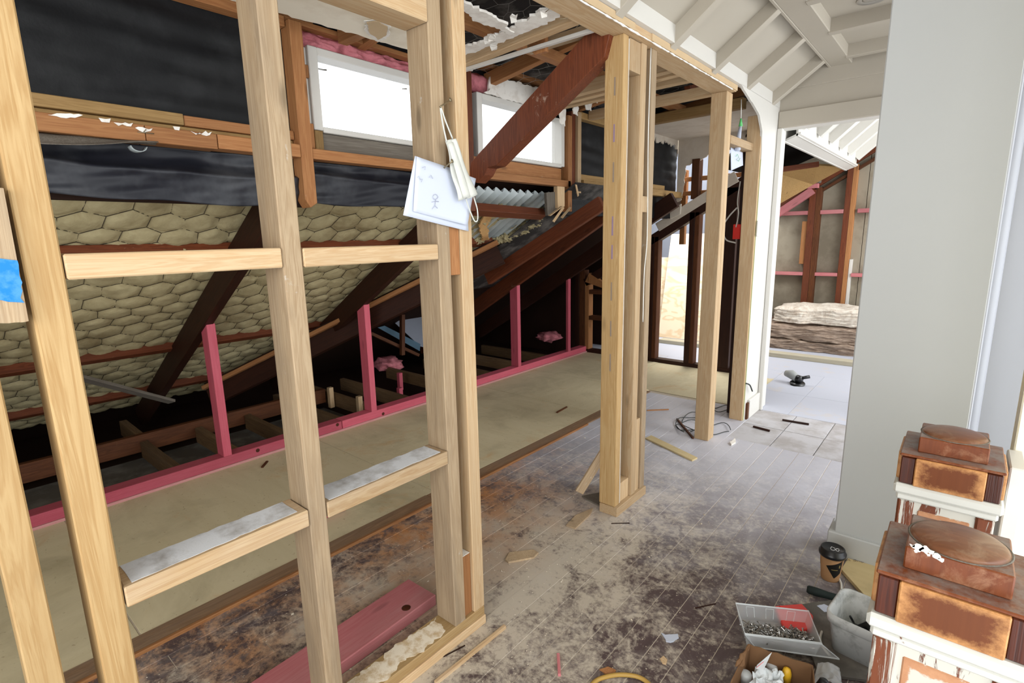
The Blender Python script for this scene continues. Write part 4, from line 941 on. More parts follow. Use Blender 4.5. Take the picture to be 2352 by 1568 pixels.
for i, (px, py, X, lb) in enumerate(((1075, 155, -2.1, 'small plaster scrap at the left end of the pale ceiling joist'), (1292, 268, -2.1, 'torn plaster hanging at the top right corner of the second window'), (1355, 228, -2.0, 'curled white plaster scrap under the double ceiling joist'), (1322, 250, -2.05, 'strip of plaster hanging beside the tall dormer stud'), (1352, 245, -2.05, 'small hooked plaster scrap beside the middle post'))):
    t = thing('plaster_scrap', lb, 'plaster', at_x(px, py, X)); w_, h_ = [(14, 8), (8, 22), (22, 9), (7, 16), (8, 10)][i]
    ragged('scrap', M['plaster_white'], t, [at_x(px-w_, py-h_, X), at_x(px+w_, py-h_*.8, X), at_x(px+w_*.8, py+h_, X), at_x(px-w_*.6, py+h_*.7, X)], .006, .008, .014, 40+i)
ps3 = thing('torn_plaster', 'remaining white ceiling and wall lining torn at the far dormer end', 'plaster', (-1.8, 4.5, 2.0))
ragged('ceiling_piece', M['gib_grey'], ps3, [(-2.19, 3.95, 2.165), (-1.22, 3.95, 2.165), (-1.22, 5.0, 2.165), (-2.19, 5.0, 2.165)], .012, .006, .03, 15, normal=(0, 0, 1), keep=(1, 2, 3))
ragged('wall_piece', M['gib_grey'], ps3, [at_x(1500, 318, -2.185), at_x(1530, 328, -2.185), at_x(1548, 332, -2.185), at_x(1562, 350, -2.185), V(-2.185, 5.0, 2.02), V(-2.185, 5.0, 2.165), V(-2.185, 4.0, 2.165)], .01, .022, .016, 16, normal=(-1, 0, 0), keep=(4, 5, 6))
ragged('end_piece', M['gib_grey'], ps3, [V(-2.18, 5.0, 1.60), V(-2.13, 5.0, 1.62), V(-2.10, 5.0, 1.93), V(-1.98, 5.0, 1.95), V(-1.80, 5.0, 2.06), V(-1.5, 5.0, 2.03), V(-1.2, 5.0, 2.03), V(-1.2, 5.0, 2.165), V(-2.18, 5.0, 2.165)], .012, .008, .025, 17, normal=(0, 1, 0), keep=(6, 7, 8))
# ---- brown frame at the end of the attic (Y about 5)
YB = 5.03
bf = thing('brown_stud_frame', 'old dark brown stud frame with sloping top at the far end of the attic', 'wall frame', (-2.2, YB, 0))
box('bottom_plate', M['dark_rimu'], bf, -3.2, -1.5, YB-.045, YB+.045, -.005, .042, .002)
def bstud(x0, x1, z1, mat='dark_rimu', z0=.042): box('stud', M[mat], bf, x0, x1, YB-.045, YB+.045, z0, z1, .002)
bstud(-2.44, -2.385, 1.28); bstud(-2.382, -2.34, 1.28, 'brown_stud'); bstud(-2.035, -1.985, 1.5, 'dark_rimu'); bstud(-1.983, -1.94, 1.5, 'brown_stud'); bstud(-1.70, -1.60, 1.7)
bar('raking_plate', M['dark_rimu'], bf, (-3.2, YB, rz(-3.2)-.05), (-1.45, YB, rz(-1.45)-.05), .09, .09, (0, 1, 0), .002)
bar('white_board', M['gib_grey'], bf, at_y(1510, 522, YB-.05), at_y(1640, 440, YB-.05), .016, .085, (0, 1, 0), .002)
bar('white_board', M['gib_grey'], bf, at_y(1645, 432, YB-.05), at_y(1692, 405, YB-.05), .016, .10, (0, 1, 0), .002)
prism('board_block', M['gib_grey'], bf, [at_y(1540, 482, YB-.06), at_y(1541, 503, YB-.06), at_y(1564, 492, YB-.06), at_y(1566, 468, YB-.06)], (0, -.02, 0), .002)
box('stud', M['brown_stud'], bf, -2.035, -1.965, YB-.045, YB+.045, 1.62, 1.98, .002)
box('nog', M['pine_orange'], bf, -2.2, -1.5, YB+.02, YB+.05, 1.79, 1.83, .002); box('nog', M['pine_orange'], bf, -2.2, -1.5, YB+.02, YB+.05, 1.66, 1.70, .002)
box('stud', M['pine_orange'], bf, -2.17, -2.12, YB+.05, YB+.1, 1.2, 1.9, .002)
bstud(-3.33, -3.275, .93); bstud(-3.27, -3.2, .93, 'brown_stud'); bstud(-3.195, -3.145, .80, 'pine_orange')
for z in (.67, .38):
    box('nog', M['brown_stud'], bf, -3.143, -2.445, YB-.045, YB+.045, z, z+.045, .002)
prism('end_block', M['pine_orange'], bf, [(-3.19, YB-.05, .80), (-2.96, YB-.05, .74), (-2.96, YB-.05, .80), (-3.14, YB-.05, .90)], (0, .05, 0))
# ================================================================== FAR ROOM
YF = 7.15
wf = struct('wall_far', (-1.2, YF, 0))
for x0, x1 in ((-3.6, -2.62), (-2.615, -1.87), (-1.855, -.92), (-.915, .6)):
    box('cement_sheet', M['fibre'], wf, x0, x1, YF+.05, YF+.06, 0, 2.6, .002)
box('outer_lining', M['slot'], wf, -3.6, .7, YF+.065, YF+.08, -.1, 2.8, 0)
box('stud', M['rimu'], wf, -1.475, -1.405, YF-.045, YF+.049, 0, 1.78, .002); box('stud', M['brown_stud'], wf, -1.403, -1.35, YF-.045, YF+.049, 0, 1.80, .002)
box('stud', M['rimu'], wf, -1.115, -1.06, YF-.045, YF+.049, 0, 2.02, .002); box('stud', M['pine_orange'], wf, -1.058, -1.015, YF-.045, YF+.049, 0, 2.02, .002)
box('white_batten', M['white_bright'], wf, -1.012, -.985, YF-.03, YF+.049, .3, .98, .002)
box('short_stud', M['pine_orange'], wf, -1.53, -1.477, YF-.03, YF+.049, .92, 1.42, .002)
for z0, z1 in ((.783, .822), (1.495, 1.54)):
    for x0, x1 in ((-1.845, -1.477), (-1.348, -1.117), (-.983, -.3)):
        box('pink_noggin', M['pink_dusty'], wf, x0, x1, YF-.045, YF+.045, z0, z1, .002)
bar('rake_plate', M['rimu'], wf, (-1.85, YF-.02, 1.57), (-.6, YF-.02, 2.365), .08, .09, (0, 1, 0), .002)
bar('rake_plate', M['brown_stud'], wf, (-1.5, YF, 1.675), (-.6, YF, 2.235), .06, .03, (0, 1, 0), .002)
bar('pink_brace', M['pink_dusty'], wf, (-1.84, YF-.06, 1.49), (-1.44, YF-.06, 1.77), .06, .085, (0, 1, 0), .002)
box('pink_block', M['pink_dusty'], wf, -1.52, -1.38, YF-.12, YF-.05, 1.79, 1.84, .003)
box('white_sill_block', M['greyboard'], wf, -1.53, -1.36, YF-.12, YF-.05, 1.842, 1.89, .01)
fcl = struct('ceiling_far', (-1.0, 5.5, 2.0))
SF = .92
def sfz(x): return 1.93+SF*(x+1.07)
prism('lining', M['white_bright'], fcl, [(-1.03, 4.25, sfz(-1.03)+.09), (-.55, 4.25, sfz(-.55)+.09), (-.55, 6.75, sfz(-.55)+.09), (-1.03, 6.75, sfz(-1.03)+.09)], (0, 0, .02))
box('fascia', M['white_bright'], fcl, -1.085, -1.065, 4.25, 6.74, 1.925, 2.12, .002)
box('inner_fascia', M['white_bright'], fcl, -1.0, -.985, 4.25, 6.74, 1.955, 2.10, .002)
prism('soffit_board', M['white_bright'], fcl, [(-1.07, 4.25, 1.927), (-.97, 4.25, 1.965), (-.97, 6.74, 1.965), (-1.07, 6.74, 1.927)], (0, 0, .015))
for Y in (4.4, 4.85, 5.3, 5.75, 6.2, 6.68):
    bar('ceiling_rafter', M['white_bright'], fcl, (-.99, Y, sfz(-.99)+.045), (-.5, Y, sfz(-.5)+.045), .07, .09, (0, 1, 0), .002)
box('ceiling_beam', M['white_bright'], fcl, -.56, -.46, 4.2, 7.0, 2.36, 2.5, .003)
box('flat_lining', M['white_bright'], fcl, -.5, .7, 4.2, 7.2, 2.45, 2.48, 0)
prism('stripped_lining', M['slot'], fcl, [(-2.0, 5.6, 1.95), (-1.08, 4.3, 2.3), (-1.08, 7.2, 2.3), (-2.0, 7.2, 1.95)], (0, 0, .02))
prism('roof_cover', M['slot'], fcl, [(-1.3, 4.2, 2.2), (-.4, 4.2, 2.75), (-.4, 7.3, 2.75), (-1.3, 7.3, 2.2)], (0, 0, .02))
tpn = thing('timber_ceiling_panel', 'tan plywood panel on the sloping roof left of the far grey wall', 'panel', (-1.55, 6.5, 1.7))
prism('sheet', M['pine_tan'], tpn, [at_y(1770, 480, 6.6), at_y(1768, 392, 6.2), at_y(1878, 380, 6.4), at_y(1942, 384, 6.7), at_y(1868, 424, 6.85)], (0, .02, .02))
bar('batten', M['rimu'], tpn, at_y(1775, 392, 6.1), at_y(1880, 377, 6.3), .04, .05, (0, 1, 0))
# leaning plywood, batts, plank, grinder
pw = thing('plywood_sheet', 'bright plywood sheet leaning in the far room behind the brown studs', 'plywood', (-2.4, 6.4, 0))
bar('sheet', M['ply_bright'], pw, (-2.38, 6.32, .0), (-2.38, 6.62, 1.30), 1.10, .018, (1, 0, 0), .002)
pw2 = thing('plywood_sheet', 'second plywood sheet behind the leaning bright sheet', 'plywood', (-2.6, 6.7, 0))
bar('sheet', M['ply_bright'], pw2, (-2.55, 6.50, .0), (-2.55, 6.70, 1.0), 1.10, .018, (1, 0, 0), .002)
wls = struct('wall_far_left', (-2.5, 7.0, 1.2))
box('lining', M['greyblue'], wls, -3.6, -1.95, YF-.1, YF-.05, .9, 2.4, 0)
box('far_side_lining', M['fibre'], wls, -3.6, -3.55, 5.52, 7.2, 0, 1.6, 0)
box('stud', M['pine_orange'], wls, -2.62, -2.55, YF-.2, YF-.1, .6, 2.0, .002)
def batt(name, label, x0, x1, y0, y1, z0, z1, mat, seed, grp='glass wool batts piled in the far room'):
    t = thing(name, label, 'insulation', ((x0+x1)/2, (y0+y1)/2, z0), grp)
    bm = bmesh.new(); bmesh.ops.create_cube(bm, size=1); bmesh.ops.subdivide_edges(bm, edges=bm.edges[:], cuts=26, use_grid_fill=True)
    for v in bm.verts:
        c = v.co.copy(); p = V(x0+(x1-x0)*(c.x+.5), y0+(y1-y0)*(c.y+.5), z0+(z1-z0)*(c.z+.5))
        n_ = noise.noise_vector(p*6+V(seed, 0, 0))*.040+noise.noise_vector(p*30+V(seed, 5, 0))*.012+noise.noise_vector(V(p.x*16, p.y*16, p.z*60)+V(seed, 0, 0))*.02
        edge = max(abs(c.x), abs(c.y))*2; n_.z *= .5
        p += n_; p.z -= .035*edge**4*(c.z+.5); p.z = max(p.z, .001)
        v.co = p-V((x0+x1)/2, (y0+y1)/2, z0)
    me = mesh_from_bm('wool', bm, True); link('wool', me, M[mat], t, Matrix.Translation(V((x0+x1)/2, (y0+y1)/2, z0)))
    return t
batt('glass_wool_batt', 'brown matted batt at the bottom of the pile', -1.95, -.2, 6.42, 7.08, .0, .13, 'batt', 1)
batt('glass_wool_batt', 'brown matted batt, second from the bottom of the pile', -1.93, -.2, 6.44, 7.06, .12, .29, 'batt', 2)
t = batt('glass_wool_batt', 'cream fluffy batt on top of the pile', -1.60, -.2, 6.48, 7.0, .30, .49, 'batt_pale', 3)
pkf = thing('floor_timber', 'long pale timber plank lying across the far room floor', 'plank', (-1.6, 6.0, 0))
bar('plank', M['plank_cream'], pkf, (-2.75, 6.02, .022), (.2, 5.98, .022), .13, .045, (0, 1, 0), .003)
gr = thing('angle_grinder', 'grey and black angle grinder on the far room floor', 'power tool', at_z(1815, 882, 0))
g0 = at_z(1815, 880, 0); 
tube('body', M['grinder_grey'], gr, [g0+V(-.05, .06, .07), g0+V(-.005, .03, .075), g0+V(.05, 0, .05)], [.028, .04, .032], 12)
tube('gear_head', M['black_plastic'], gr, [g0+V(.05, 0, .05), g0+V(.09, -.01, .05)], [.035, .03], 12)
lathe('disc', M['black_plastic'], gr, [(.0001, 0), (.06, 0), (.06, .004), (.0001, .006)], g0+V(.06, -.02, .012), 20, axis=(.1, -.3, 1))
tube('side_handle', M['black_plastic'], gr, [g0+V(.08, 0, .06), g0+V(.14, .03, .075)], .014, 8)
# ================================================================== NEWEL POSTS
def newel(cx, cy, label, dusty):
    t = thing('newel_post', label, 'newel post', (cx, cy, 0))
    zt = .85; zc = .815; hb = .088; hc = .0585
    cp = box('cap', M['newel_wood'], t, cx-hc, cx+hc, cy-hc, cy+hc, zc, zt, .002)
    prof = [(.0585*math.cos(a)*.96, .011*math.sin(a)+.001) for a in [i*math.pi/2/9 for i in range(10)]]; prof[-1] = (.0004, prof[-1][1])
    db = lathe('domed_button', M['newel_dome'], cp, [(.0572, 0), (.0572, .001)]+prof, (cx, cy, zt), 48)
    lathe('turned_rim', M['greyboard'], cp, [(.0560, 0), (.0585, .0012), (.0600, .0)], (cx, cy, zt+.0002), 48)
    box('collar', M['newel_wood'], t, cx-hb+.001, cx+hb-.001, cy-hb+.001, cy+hb-.001, zc-.006, zc, .003)
    for sx in (-1, 1):
        for sy in (-1, 1):
            box('corner_block', M['newel_dark'], t, cx+sx*hc, cx+sx*(hb-.004), cy+sy*hc, cy+sy*(hb-.004), .745, zc-.008, .002)
    for ax in range(4):
        if ax < 2:
            s_ = (-1, 1)[ax]; box('panel', M['newel_panel'], t, cx-hc, cx+hc, cy+s_*(hc-.01), cy+s_*(hb+.003), .745, zc-.006, .002)
        else:
            s_ = (-1, 1)[ax-2]; box('panel', M['newel_panel'], t, cx+s_*(hc-.01), cx+s_*(hb+.003), cy-hc, cy+hc, .745, zc-.006, .002)
    box('moulding', M['newel_band'], t, cx-hb-.004, cx+hb+.004, cy-hb-.004, cy+hb+.004, .722, .745, .005)
    box('moulding', M['newel_band'], t, cx-hb+.002, cx+hb-.002, cy-hb+.002, cy+hb-.002, .706, .722, .004)
    box('shaft', M['newel_paint'], t, cx-hb+.012, cx+hb-.012, cy-hb+.012, cy+hb-.012, 0, .706, .003)
    for sx in (-1, 1):
        for sy in (-1, 1):
            box('corner_strip', M['newel_paint_heavy'], t, cx+sx*(hb-.036), cx+sx*(hb-.006), cy+sy*(hb-.036), cy+sy*(hb-.006), 0, .706, .004)
    for ax in range(4):
        s_ = (-1, 1)[ax % 2]; d = hb-.010; e = hb-.042
        if ax < 2: box('painted_panel', M['newel_worn'], t, cx-e, cx+e, cy+s_*(d-.02), cy+s_*d, .03, .688, .004)
        else: box('painted_panel', M['newel_worn'], t, cx+s_*(d-.02), cx+s_*d, cy-e, cy+e, .03, .688, .004)
    return t
n1 = newel(.038, .950, 'large half-stripped newel post nearest the camera, domed square cap', 0)
for i, (px, py, r_) in enumerate(((2096, 1252, 7), (2110, 1256, 10), (2126, 1262, 9), (2140, 1268, 8), (2152, 1277, 9), (2163, 1285, 7), (2104, 1266, 5), (2133, 1274, 5))):
    ragged('plaster_smear', M['plaster_white'], n1, [at_y(px-r_, py-r_*.6, .8912), at_y(px+r_*.8, py-r_*.3, .8912), at_y(px+r_*.7, py+r_*.6, .8912), at_y(px-r_*.5, py+r_*.5, .8912)], .0005, .003, .002, 31+i, normal=(0, -1, 0))
newel(.024, 1.475, 'second half-stripped newel post behind the nearest one, beside the yellow wall', 1)
# ================================================================== THINGS ON THE FLOOR
# coffee cup
cb = at_z(1906, 1327, 0); cup = thing('coffee_cup', 'brown kraft takeaway coffee cup with black lid on the floor by the grey wall', 'cup', (cb.x, cb.y, 0))
R0, R1, CH = .030, .041, .112
cbody = lathe('cup_body', M['cup'], cup, [(.0001, .002), (R0, .0), (R0+.0005, .004), (R1, CH), (R1-.002, CH)], (cb.x, cb.y, 0), 40)
clid = lathe('lid', M['black_plastic'], cup, [(R1+.0035, CH-.012), (R1+.005, CH-.006), (R1+.005, CH+.001), (R1+.001, CH+.004), (R1-.001, CH+.016), (R1-.004, CH+.0175), (R1-.007, CH+.014), (.0001, CH+.013)], (cb.x, cb.y, 0), 40)
def cup_patch(a0, fn, n=16, mm='black_print', off=.0006):
    """printed shape on the side of the cup: fn(u) gives the lower and upper heights"""
    vs = []; fs = []
    for i in range(n+1):
        u = i/n; a = a0[0]+(a0[1]-a0[0])*u; lo, hi = fn(u)
        for z in (lo, (lo+hi)/2, hi):
            r = R0+(R1-R0)*z/CH+off; vs.append((cb.x+r*math.cos(a), cb.y+r*math.sin(a), z))
    for i in range(n):
        for j in range(2): k_ = i*3+j; fs.append((k_, k_+3, k_+4, k_+1))
    mk('printed_label', M[mm], cbody, vs, fs, True)
cv = math.atan2(-cb.y, -cb.x)                   # towards the camera
cup_patch((cv-.45, cv+1.05), lambda u: ((.068-.048*u/.56) if u < .56 else (.020+.022*(u-.56)/.44), .068+.028*u), 24)
cup_patch((cv-2.0, cv-1.35), lambda u: (.062-.03*(1-u), .062+.03*(1-u)), 8)
cup_patch((cv+.05, cv+.65), lambda u: (.056, .0585), 10, 'gold_print', .0011)
cup_patch((cv+.72, cv+.84), lambda u: (.066, .078), 4, 'gold_print', .0011)
def pen3(name, mat, par, pts, r): tube(name, mat, par, pts, r, 5)
lz = CH+.0145
def lidp(px, py): p = at_z(px, py, lz); return p
pen3('lid_letter', M['ink_white'], clid, [lidp(*q) for q in ((1910, 1255), (1907.5, 1259), (1909, 1262), (1914, 1263.5), (1919, 1262), (1922, 1259.5), (1926, 1260), (1927.5, 1263.5), (1925, 1266), (1921, 1264.5), (1918, 1260), (1917, 1258.5), (1910, 1255))], .0009)
# ply offcut under the wall
pc = thing('plywood_offcut', 'square plywood offcut on the floor behind the coffee cup', 'plywood', at_z(1960, 1330, 0))
q = [at_z(1932, 1306, .016), at_z(1948, 1281, .016), at_z(2030, 1305, .016), at_z(2040, 1395, .016), at_z(2000, 1382, .016)]
prism('sheet', M['ply'], pc, q, (0, 0, -.014), .001)
for i, pts in enumerate((((1947, 1287), (1950, 1284), (1953, 1288)), ((1960, 1286), (1966, 1285), (1966, 1289), (1960, 1288)), ((1969, 1289), (1972, 1286), (1976, 1290)), ((1980, 1289), (1977, 1287), (1980, 1292), (1984, 1291)))):
    pen3('stamped_letter', M['ink_dark'], pc, [at_z(a, b, .0168) for a, b in pts], .0008)
# tool handle
th = thing('tool_handle', 'dark green rubber-handled tool lying beside the white bucket', 'hand tool', at_z(1880, 1360, 0))
a, b = at_z(1853, 1352, .02), at_z(1965, 1386, .02)
tube('grip', M['rubber'], th, [a, a+(b-a)*.04, a+(b-a)*.2, a+(b-a)*.45, a+(b-a)*.7, b], [.010, .0145, .0155, .0125, .0135, .014], 14)
tube('blade', M['steel'], th, [b, b+(b-a)*.45], [.009, .004], 8)
# grey board with red case
gb = thing('grey_board', 'dirty grey board on the floor under the bucket and screw tray', 'board', at_z(1870, 1430, 0))
q = [at_z(1820, 1390, .012), at_z(1925, 1374, .012), at_z(2010, 1420, .012), at_z(1990, 1560, .012), at_z(1880, 1545, .012)]
prism('sheet', M['grey_board'], gb, q, (0, 0, -.010), .001)
rs = thing('red_tray', 'red plastic tool case behind the clear screw tray', 'case', at_z(1820, 1400, .012))
q = [at_z(1780, 1390, .035), at_z(1842, 1385, .035), at_z(1868, 1412, .035), at_z(1866, 1440, .035), at_z(1838, 1450, .035), at_z(1800, 1440, .035)]
prism('shell', M['red'], rs, q, (0, 0, -.022), .003)
bar('clasp', M['red'], rs, at_z(1790, 1394, .04), at_z(1850, 1402, .04), .012, .008, (0, 0, 1), .002)
lbx = thing('paper_sticker', 'small white and tan sticker on the dirty grey board', 'paper', at_z(1893, 1395, .0125))
ragged('sticker', M['paper'], lbx, [at_z(1876, 1391, .0124), at_z(1893, 1387, .0124), at_z(1912, 1399, .0124), at_z(1893, 1405, .0124)], .0006, .003, .01, 3, normal=(0, 0, 1))
# clear tray with screws
tray = thing('screw_tray', 'clear plastic organiser tray full of steel screws on the floor', 'tray', at_z(1800, 1460, 0))
T0, T1, T2, T3 = at_z(1690, 1385, .075), at_z(1857, 1403, .075), at_z(1887, 1477, .075), at_z(1711, 1455, .075)
ctr = (T0+T1+T2+T3)/4
def low(p): q_ = ctr+(p-ctr)*.90; return V(q_.x, q_.y, .024)
B0, B1, B2, B3 = low(T0), low(T1), low(T2), low(T3)
for nm, (a, b, c, d) in (('wall', (T0, T1, B1, B0)), ('wall', (T1, T2, B2, B1)), ('wall', (T2, T3, B3, B2)), ('wall', (T3, T0, B0, B3)), ('base', (B0, B1, B2, B3))):
    o = mk(nm, M['clear_plastic'], tray, [a, b, c, d], [(0, 1, 2, 3)])
tube('rim', M['clear_rim'], tray, [T0, T1, T2, T3], .0028, 6, closed=True, smooth=False)
for u in (.14, .42, .72):
    e = (T1-T0); a = T0+e*u; b = T0+e*(u+.11); k0 = B0+(B1-B0)*u; k1 = B0+(B1-B0)*(u+.11)
    tube('clip_outline', M['clear_rim'], tray, [a+(k0-a)*.8, a+(k0-a)*.15, b+(k1-b)*.15, b+(k1-b)*.8], .0013, 5, smooth=False)
L2, L3 = at_z(1928, 1513, .03), at_z(1735, 1486, .03)
o = mk('lid', M['clear_plastic'], tray, [T3, T2, L2, L3], [(0, 1, 2, 3)])
tube('lid_rim', M['clear_rim'], tray, [T3+V(0, 0, -.003), T2+V(0, 0, -.003), L2, L3], .0026, 6, closed=True, smooth=False)
rs_ = random.Random(4); vs = []; fs = []
for i in range(760):
    u, v = rs_.random(), rs_.random(); v = .30+.68*v
    pc_ = (B0*(1-u)+B1*u)*(1-v)+(B3*(1-u)+B2*u)*v
    pc_ = ctr*.06+pc_*.94; pc_.z = .027+rs_.random()**1.5*.020*(.4+v)
    th_ = rs_.uniform(0, 6.28); el = rs_.gauss(0, .35) if i > 14 else rs_.uniform(.9, 1.3)
    d = V(math.cos(th_)*math.cos(el), math.sin(th_)*math.cos(el), math.sin(el)); Ls = rs_.uniform(.018, .03)
    a = d.cross(V(0, 0, 1.01)).normalized(); b = d.cross(a)
    for (off, r) in ((-Ls/2, .0006), (Ls/2-.003, .0018), (Ls/2, .0036), (Ls/2+.0008, .0036)):
        for k_ in range(5): vs.append(pc_+d*off+a*r*math.cos(k_*1.2566)+b*r*math.sin(k_*1.2566))
    n0 = len(vs)-20
    for j in range(3):
        for k_ in range(5): fs.append((n0+j*5+k_, n0+j*5+(k_+1) % 5, n0+j*5+5+(k_+1) % 5, n0+j*5+5+k_))
    fs.append(tuple(range(n0+15, n0+20)))
scw = mk('screws', M['steel'], tray, vs, fs); scw['kind'] = 'stuff'
# white bucket
def rrect(hx, hy, r, n=6):
    out = []
    for cx, cy, a0 in ((hx-r, hy-r, 0), (-hx+r, hy-r, math.pi/2), (-hx+r, -hy+r, math.pi), (hx-r, -hy+r, 1.5*math.pi)):
        for k_ in range(n+1):
            a = a0+math.pi/2*k_/n; out.append((cx+r*math.cos(a), cy+r*math.sin(a)))
    return out
bc = thing('white_bucket', 'dirty white rectangular plastic tub of tools beside the near newel post', 'tub', (-.115, 1.80, .012))
def loft(name, mat, par, rings, base, rot=0, cap0=True, cap1=False):
    vs = []; fs = []; n = len(rings[0][0])
    for poly, z in rings:
        for (x_, y_) in poly:
            vs.append((base[0]+x_*math.cos(rot)-y_*math.sin(rot), base[1]+x_*math.sin(rot)+y_*math.cos(rot), base[2]+z))
    for i in range(len(rings)-1):
        for k_ in range(n): fs.append((i*n+k_, i*n+(k_+1) % n, (i+1)*n+(k_+1) % n, (i+1)*n+k_))
    if cap0: fs.append(tuple(range(n))[::-1])
    if cap1: fs.append(tuple(range((len(rings)-1)*n, len(rings)*n)))
    return mk(name, mat, par, vs, fs, True)
hx, hy = .088, .088
bb = (-.112, 1.79, .012); ro = -.12
loft('tub_body', M['bucket'], bc, [(rrect(hx-.016, hy-.016, .026), 0), (rrect(hx-.006, hy-.006, .03), .09), (rrect(hx-.002, hy-.002, .03), .097), (rrect(hx+.002, hy+.002, .032), .10), (rrect(hx+.004, hy+.004, .034), .127), (rrect(hx, hy, .032), .13), (rrect(hx-.006, hy-.006, .03), .126), (rrect(hx-.02, hy-.02, .022), .004)], bb, ro)
loft('tub_floor', M['bucket'], bc, [(rrect(hx-.02, hy-.02, .022), .004), (rrect(hx-.021, hy-.021, .022), .005)], bb, ro, True, True)
tl = thing('putty_knife', 'dark filling knife standing inside the white tub', 'hand tool', (bb[0], bb[1], .02))
bar('blade', M['black_plastic'], tl, at_z(1978, 1432, .09), at_z(1992, 1446, .05), .035, .003, (1, 1, 0), .001)
bar('handle', M['black_plastic'], tl, at_z(1962, 1436, .07), at_z(1996, 1452, .05), .014, .012, (0, 0, 1), .003)
tl2 = thing('chisel', 'thin dark tool leaning inside the white tub', 'hand tool', (bb[0]-.02, bb[1], .02))
tube('shank', M['black_plastic'], tl2, [at_z(1953, 1415, .10), at_z(1966, 1440, .03)], .0035, 6)
bh = thing('bucket_handle', 'white wire handle of the tub lying against its left side', 'handle', (bb[0]-.08, bb[1], .02))
tube('wire', M['white_cable'], bh, curve_pts([at_z(1888, 1450, .02), at_z(1884, 1465, .02), at_z(1889, 1485, .016), at_z(1905, 1505, .016)]), .004, 8)
wc = thing('white_cable', 'short white cable on the floor beside the cup', 'cable', at_z(1932, 1345, 0))
tube('wire', M['white_cable'], wc, curve_pts([at_z(1927, 1328, .005), at_z(1932, 1342, .005), at_z(1932, 1362, .005)]), .004, 8)
# cardboard box with bags
cbx = thing('cardboard_box', 'torn open brown cardboard box with bags at the bottom edge of the photo', 'box', at_z(1780, 1560, 0))
C0, C1, C2, C3 = at_z(1722, 1478, .10), at_z(1868, 1528, .10), at_z(1880, 1640, .10), at_z(1670, 1580, .10)
for i, (a, b) in enumerate(((C0, C1), (C1, C2), (C2, C3), (C3, C0))):
    a0, b0 = V(a.x, a.y, 0.002), V(b.x, b.y, 0.002)
    nn = (b-a).cross(V(0, 0, 1)).normalized()
    ragged('side', M['card'], cbx, [a0, b0, b, a], .003, .003, .012, 50+i, normal=nn, keep=(0, 1, 3))
prism('base', M['card'], cbx, [V(p.x, p.y, .002) for p in (C0, C1, C2, C3)], (0, 0, .002))
ragged('flap', M['card'], cbx, [C0, at_z(1700, 1500, .11), at_z(1688, 1530, .10), at_z(1704, 1530, .09)], .003, .004, .012, 57)
bgs = thing('resealable_bag', 'crumpled clear resealable bag with a red seal line in the cardboard box', 'bag', at_z(1760, 1560, .03))
def bagfn(u, v):
    p = at_z(1735, 1530, .07)*(1-u)*(1-v)+at_z(1800, 1545, .07)*u*(1-v)+at_z(1800, 1600, .06)*u*v+at_z(1712, 1600, .06)*(1-u)*v
    return p+V(.01*noise.noise(V(u*6, v*6, 1)), .01*noise.noise(V(u*6, v*6, 5)), .022*noise.noise(V(u*5, v*5, 2)))
grid('film', M['clear_rim'], bgs, bagfn, 16, 14, False, thick=.001)
prism('top_flap', M['clear_rim'], bgs, [at_z(1736, 1535, .075), at_z(1739, 1526, .09), at_z(1772, 1498, .12), at_z(1752, 1540, .08)], (0.001, 0, .001))
tube('seal_line', M['red'], bgs, [at_z(1737, 1533, .086), at_z(1754, 1519, .102)], .0008, 4)
for i, (px, py, mm, lb) in enumerate(((1712, 1558, 'clear_rim', 'small clear jar in the left of the cardboard box'), (1772, 1537, 'clear_rim', 'round clear container behind the crumpled bag'), (1805, 1560, 'yellow_plastic', 'yellow plastic tip poking out of the cardboard box'))):
    t = thing('small_container', lb, 'container', at_z(px, py, .02))
    lathe('body', M[mm], t, [(.0001, 0), (.012, 0), (.013, .03), (.009, .045), (.0001, .05)] if i == 2 else [(.0001, 0), (.016, 0), (.017, .025), (.012, .03), (.0001, .031)], at_z(px, py+6, .03), 16)
kn = thing('utility_knife', 'black and yellow handled tool standing in the cardboard box', 'hand tool', at_z(1890, 1560, .05))
a, b = at_z(1896, 1562, .10), at_z(1875, 1590, .05)
tube('handle', M['black_plastic'], kn, [a, a+(b-a)*.1, a+(b-a)*.6], [.008, .013, .013], 12); tube('collar', M['yellow_plastic'], kn, [a+(b-a)*.6, b], .012, 12)
bag2 = thing('clear_bag', 'clear plastic bag between the cardboard box and the white tub', 'bag', at_z(1915, 1545, .0))
grid('film', M['clear_bag'], bag2, lambda u, v: (at_z(1878, 1522, .05)*(1-u)+at_z(1928, 1534, .045)*u)*(1-v)+(at_z(1868, 1568, .03)*(1-u)+at_z(1935, 1575, .03)*u)*v+V(0, 0, .010*math.sin(u*3.1)+.008*noise.noise(V(u*5, v*5, 8))), 14, 12, True, thick=.001)
# yellow cable at the bottom edge
yc = thing('yellow_cable', 'yellow cable loop at the bottom edge of the photo', 'cable', at_z(1430, 1550, 0))
tube('cable', M['yellow_cable'], yc, curve_pts([at_z(1340, 1600, .007), at_z(1365, 1566, .007), at_z(1395, 1553, .007), at_z(1430, 1549, .007), at_z(1468, 1555, .007), at_z(1495, 1575, .007), at_z(1510, 1610, .007)]), .0065, 10)
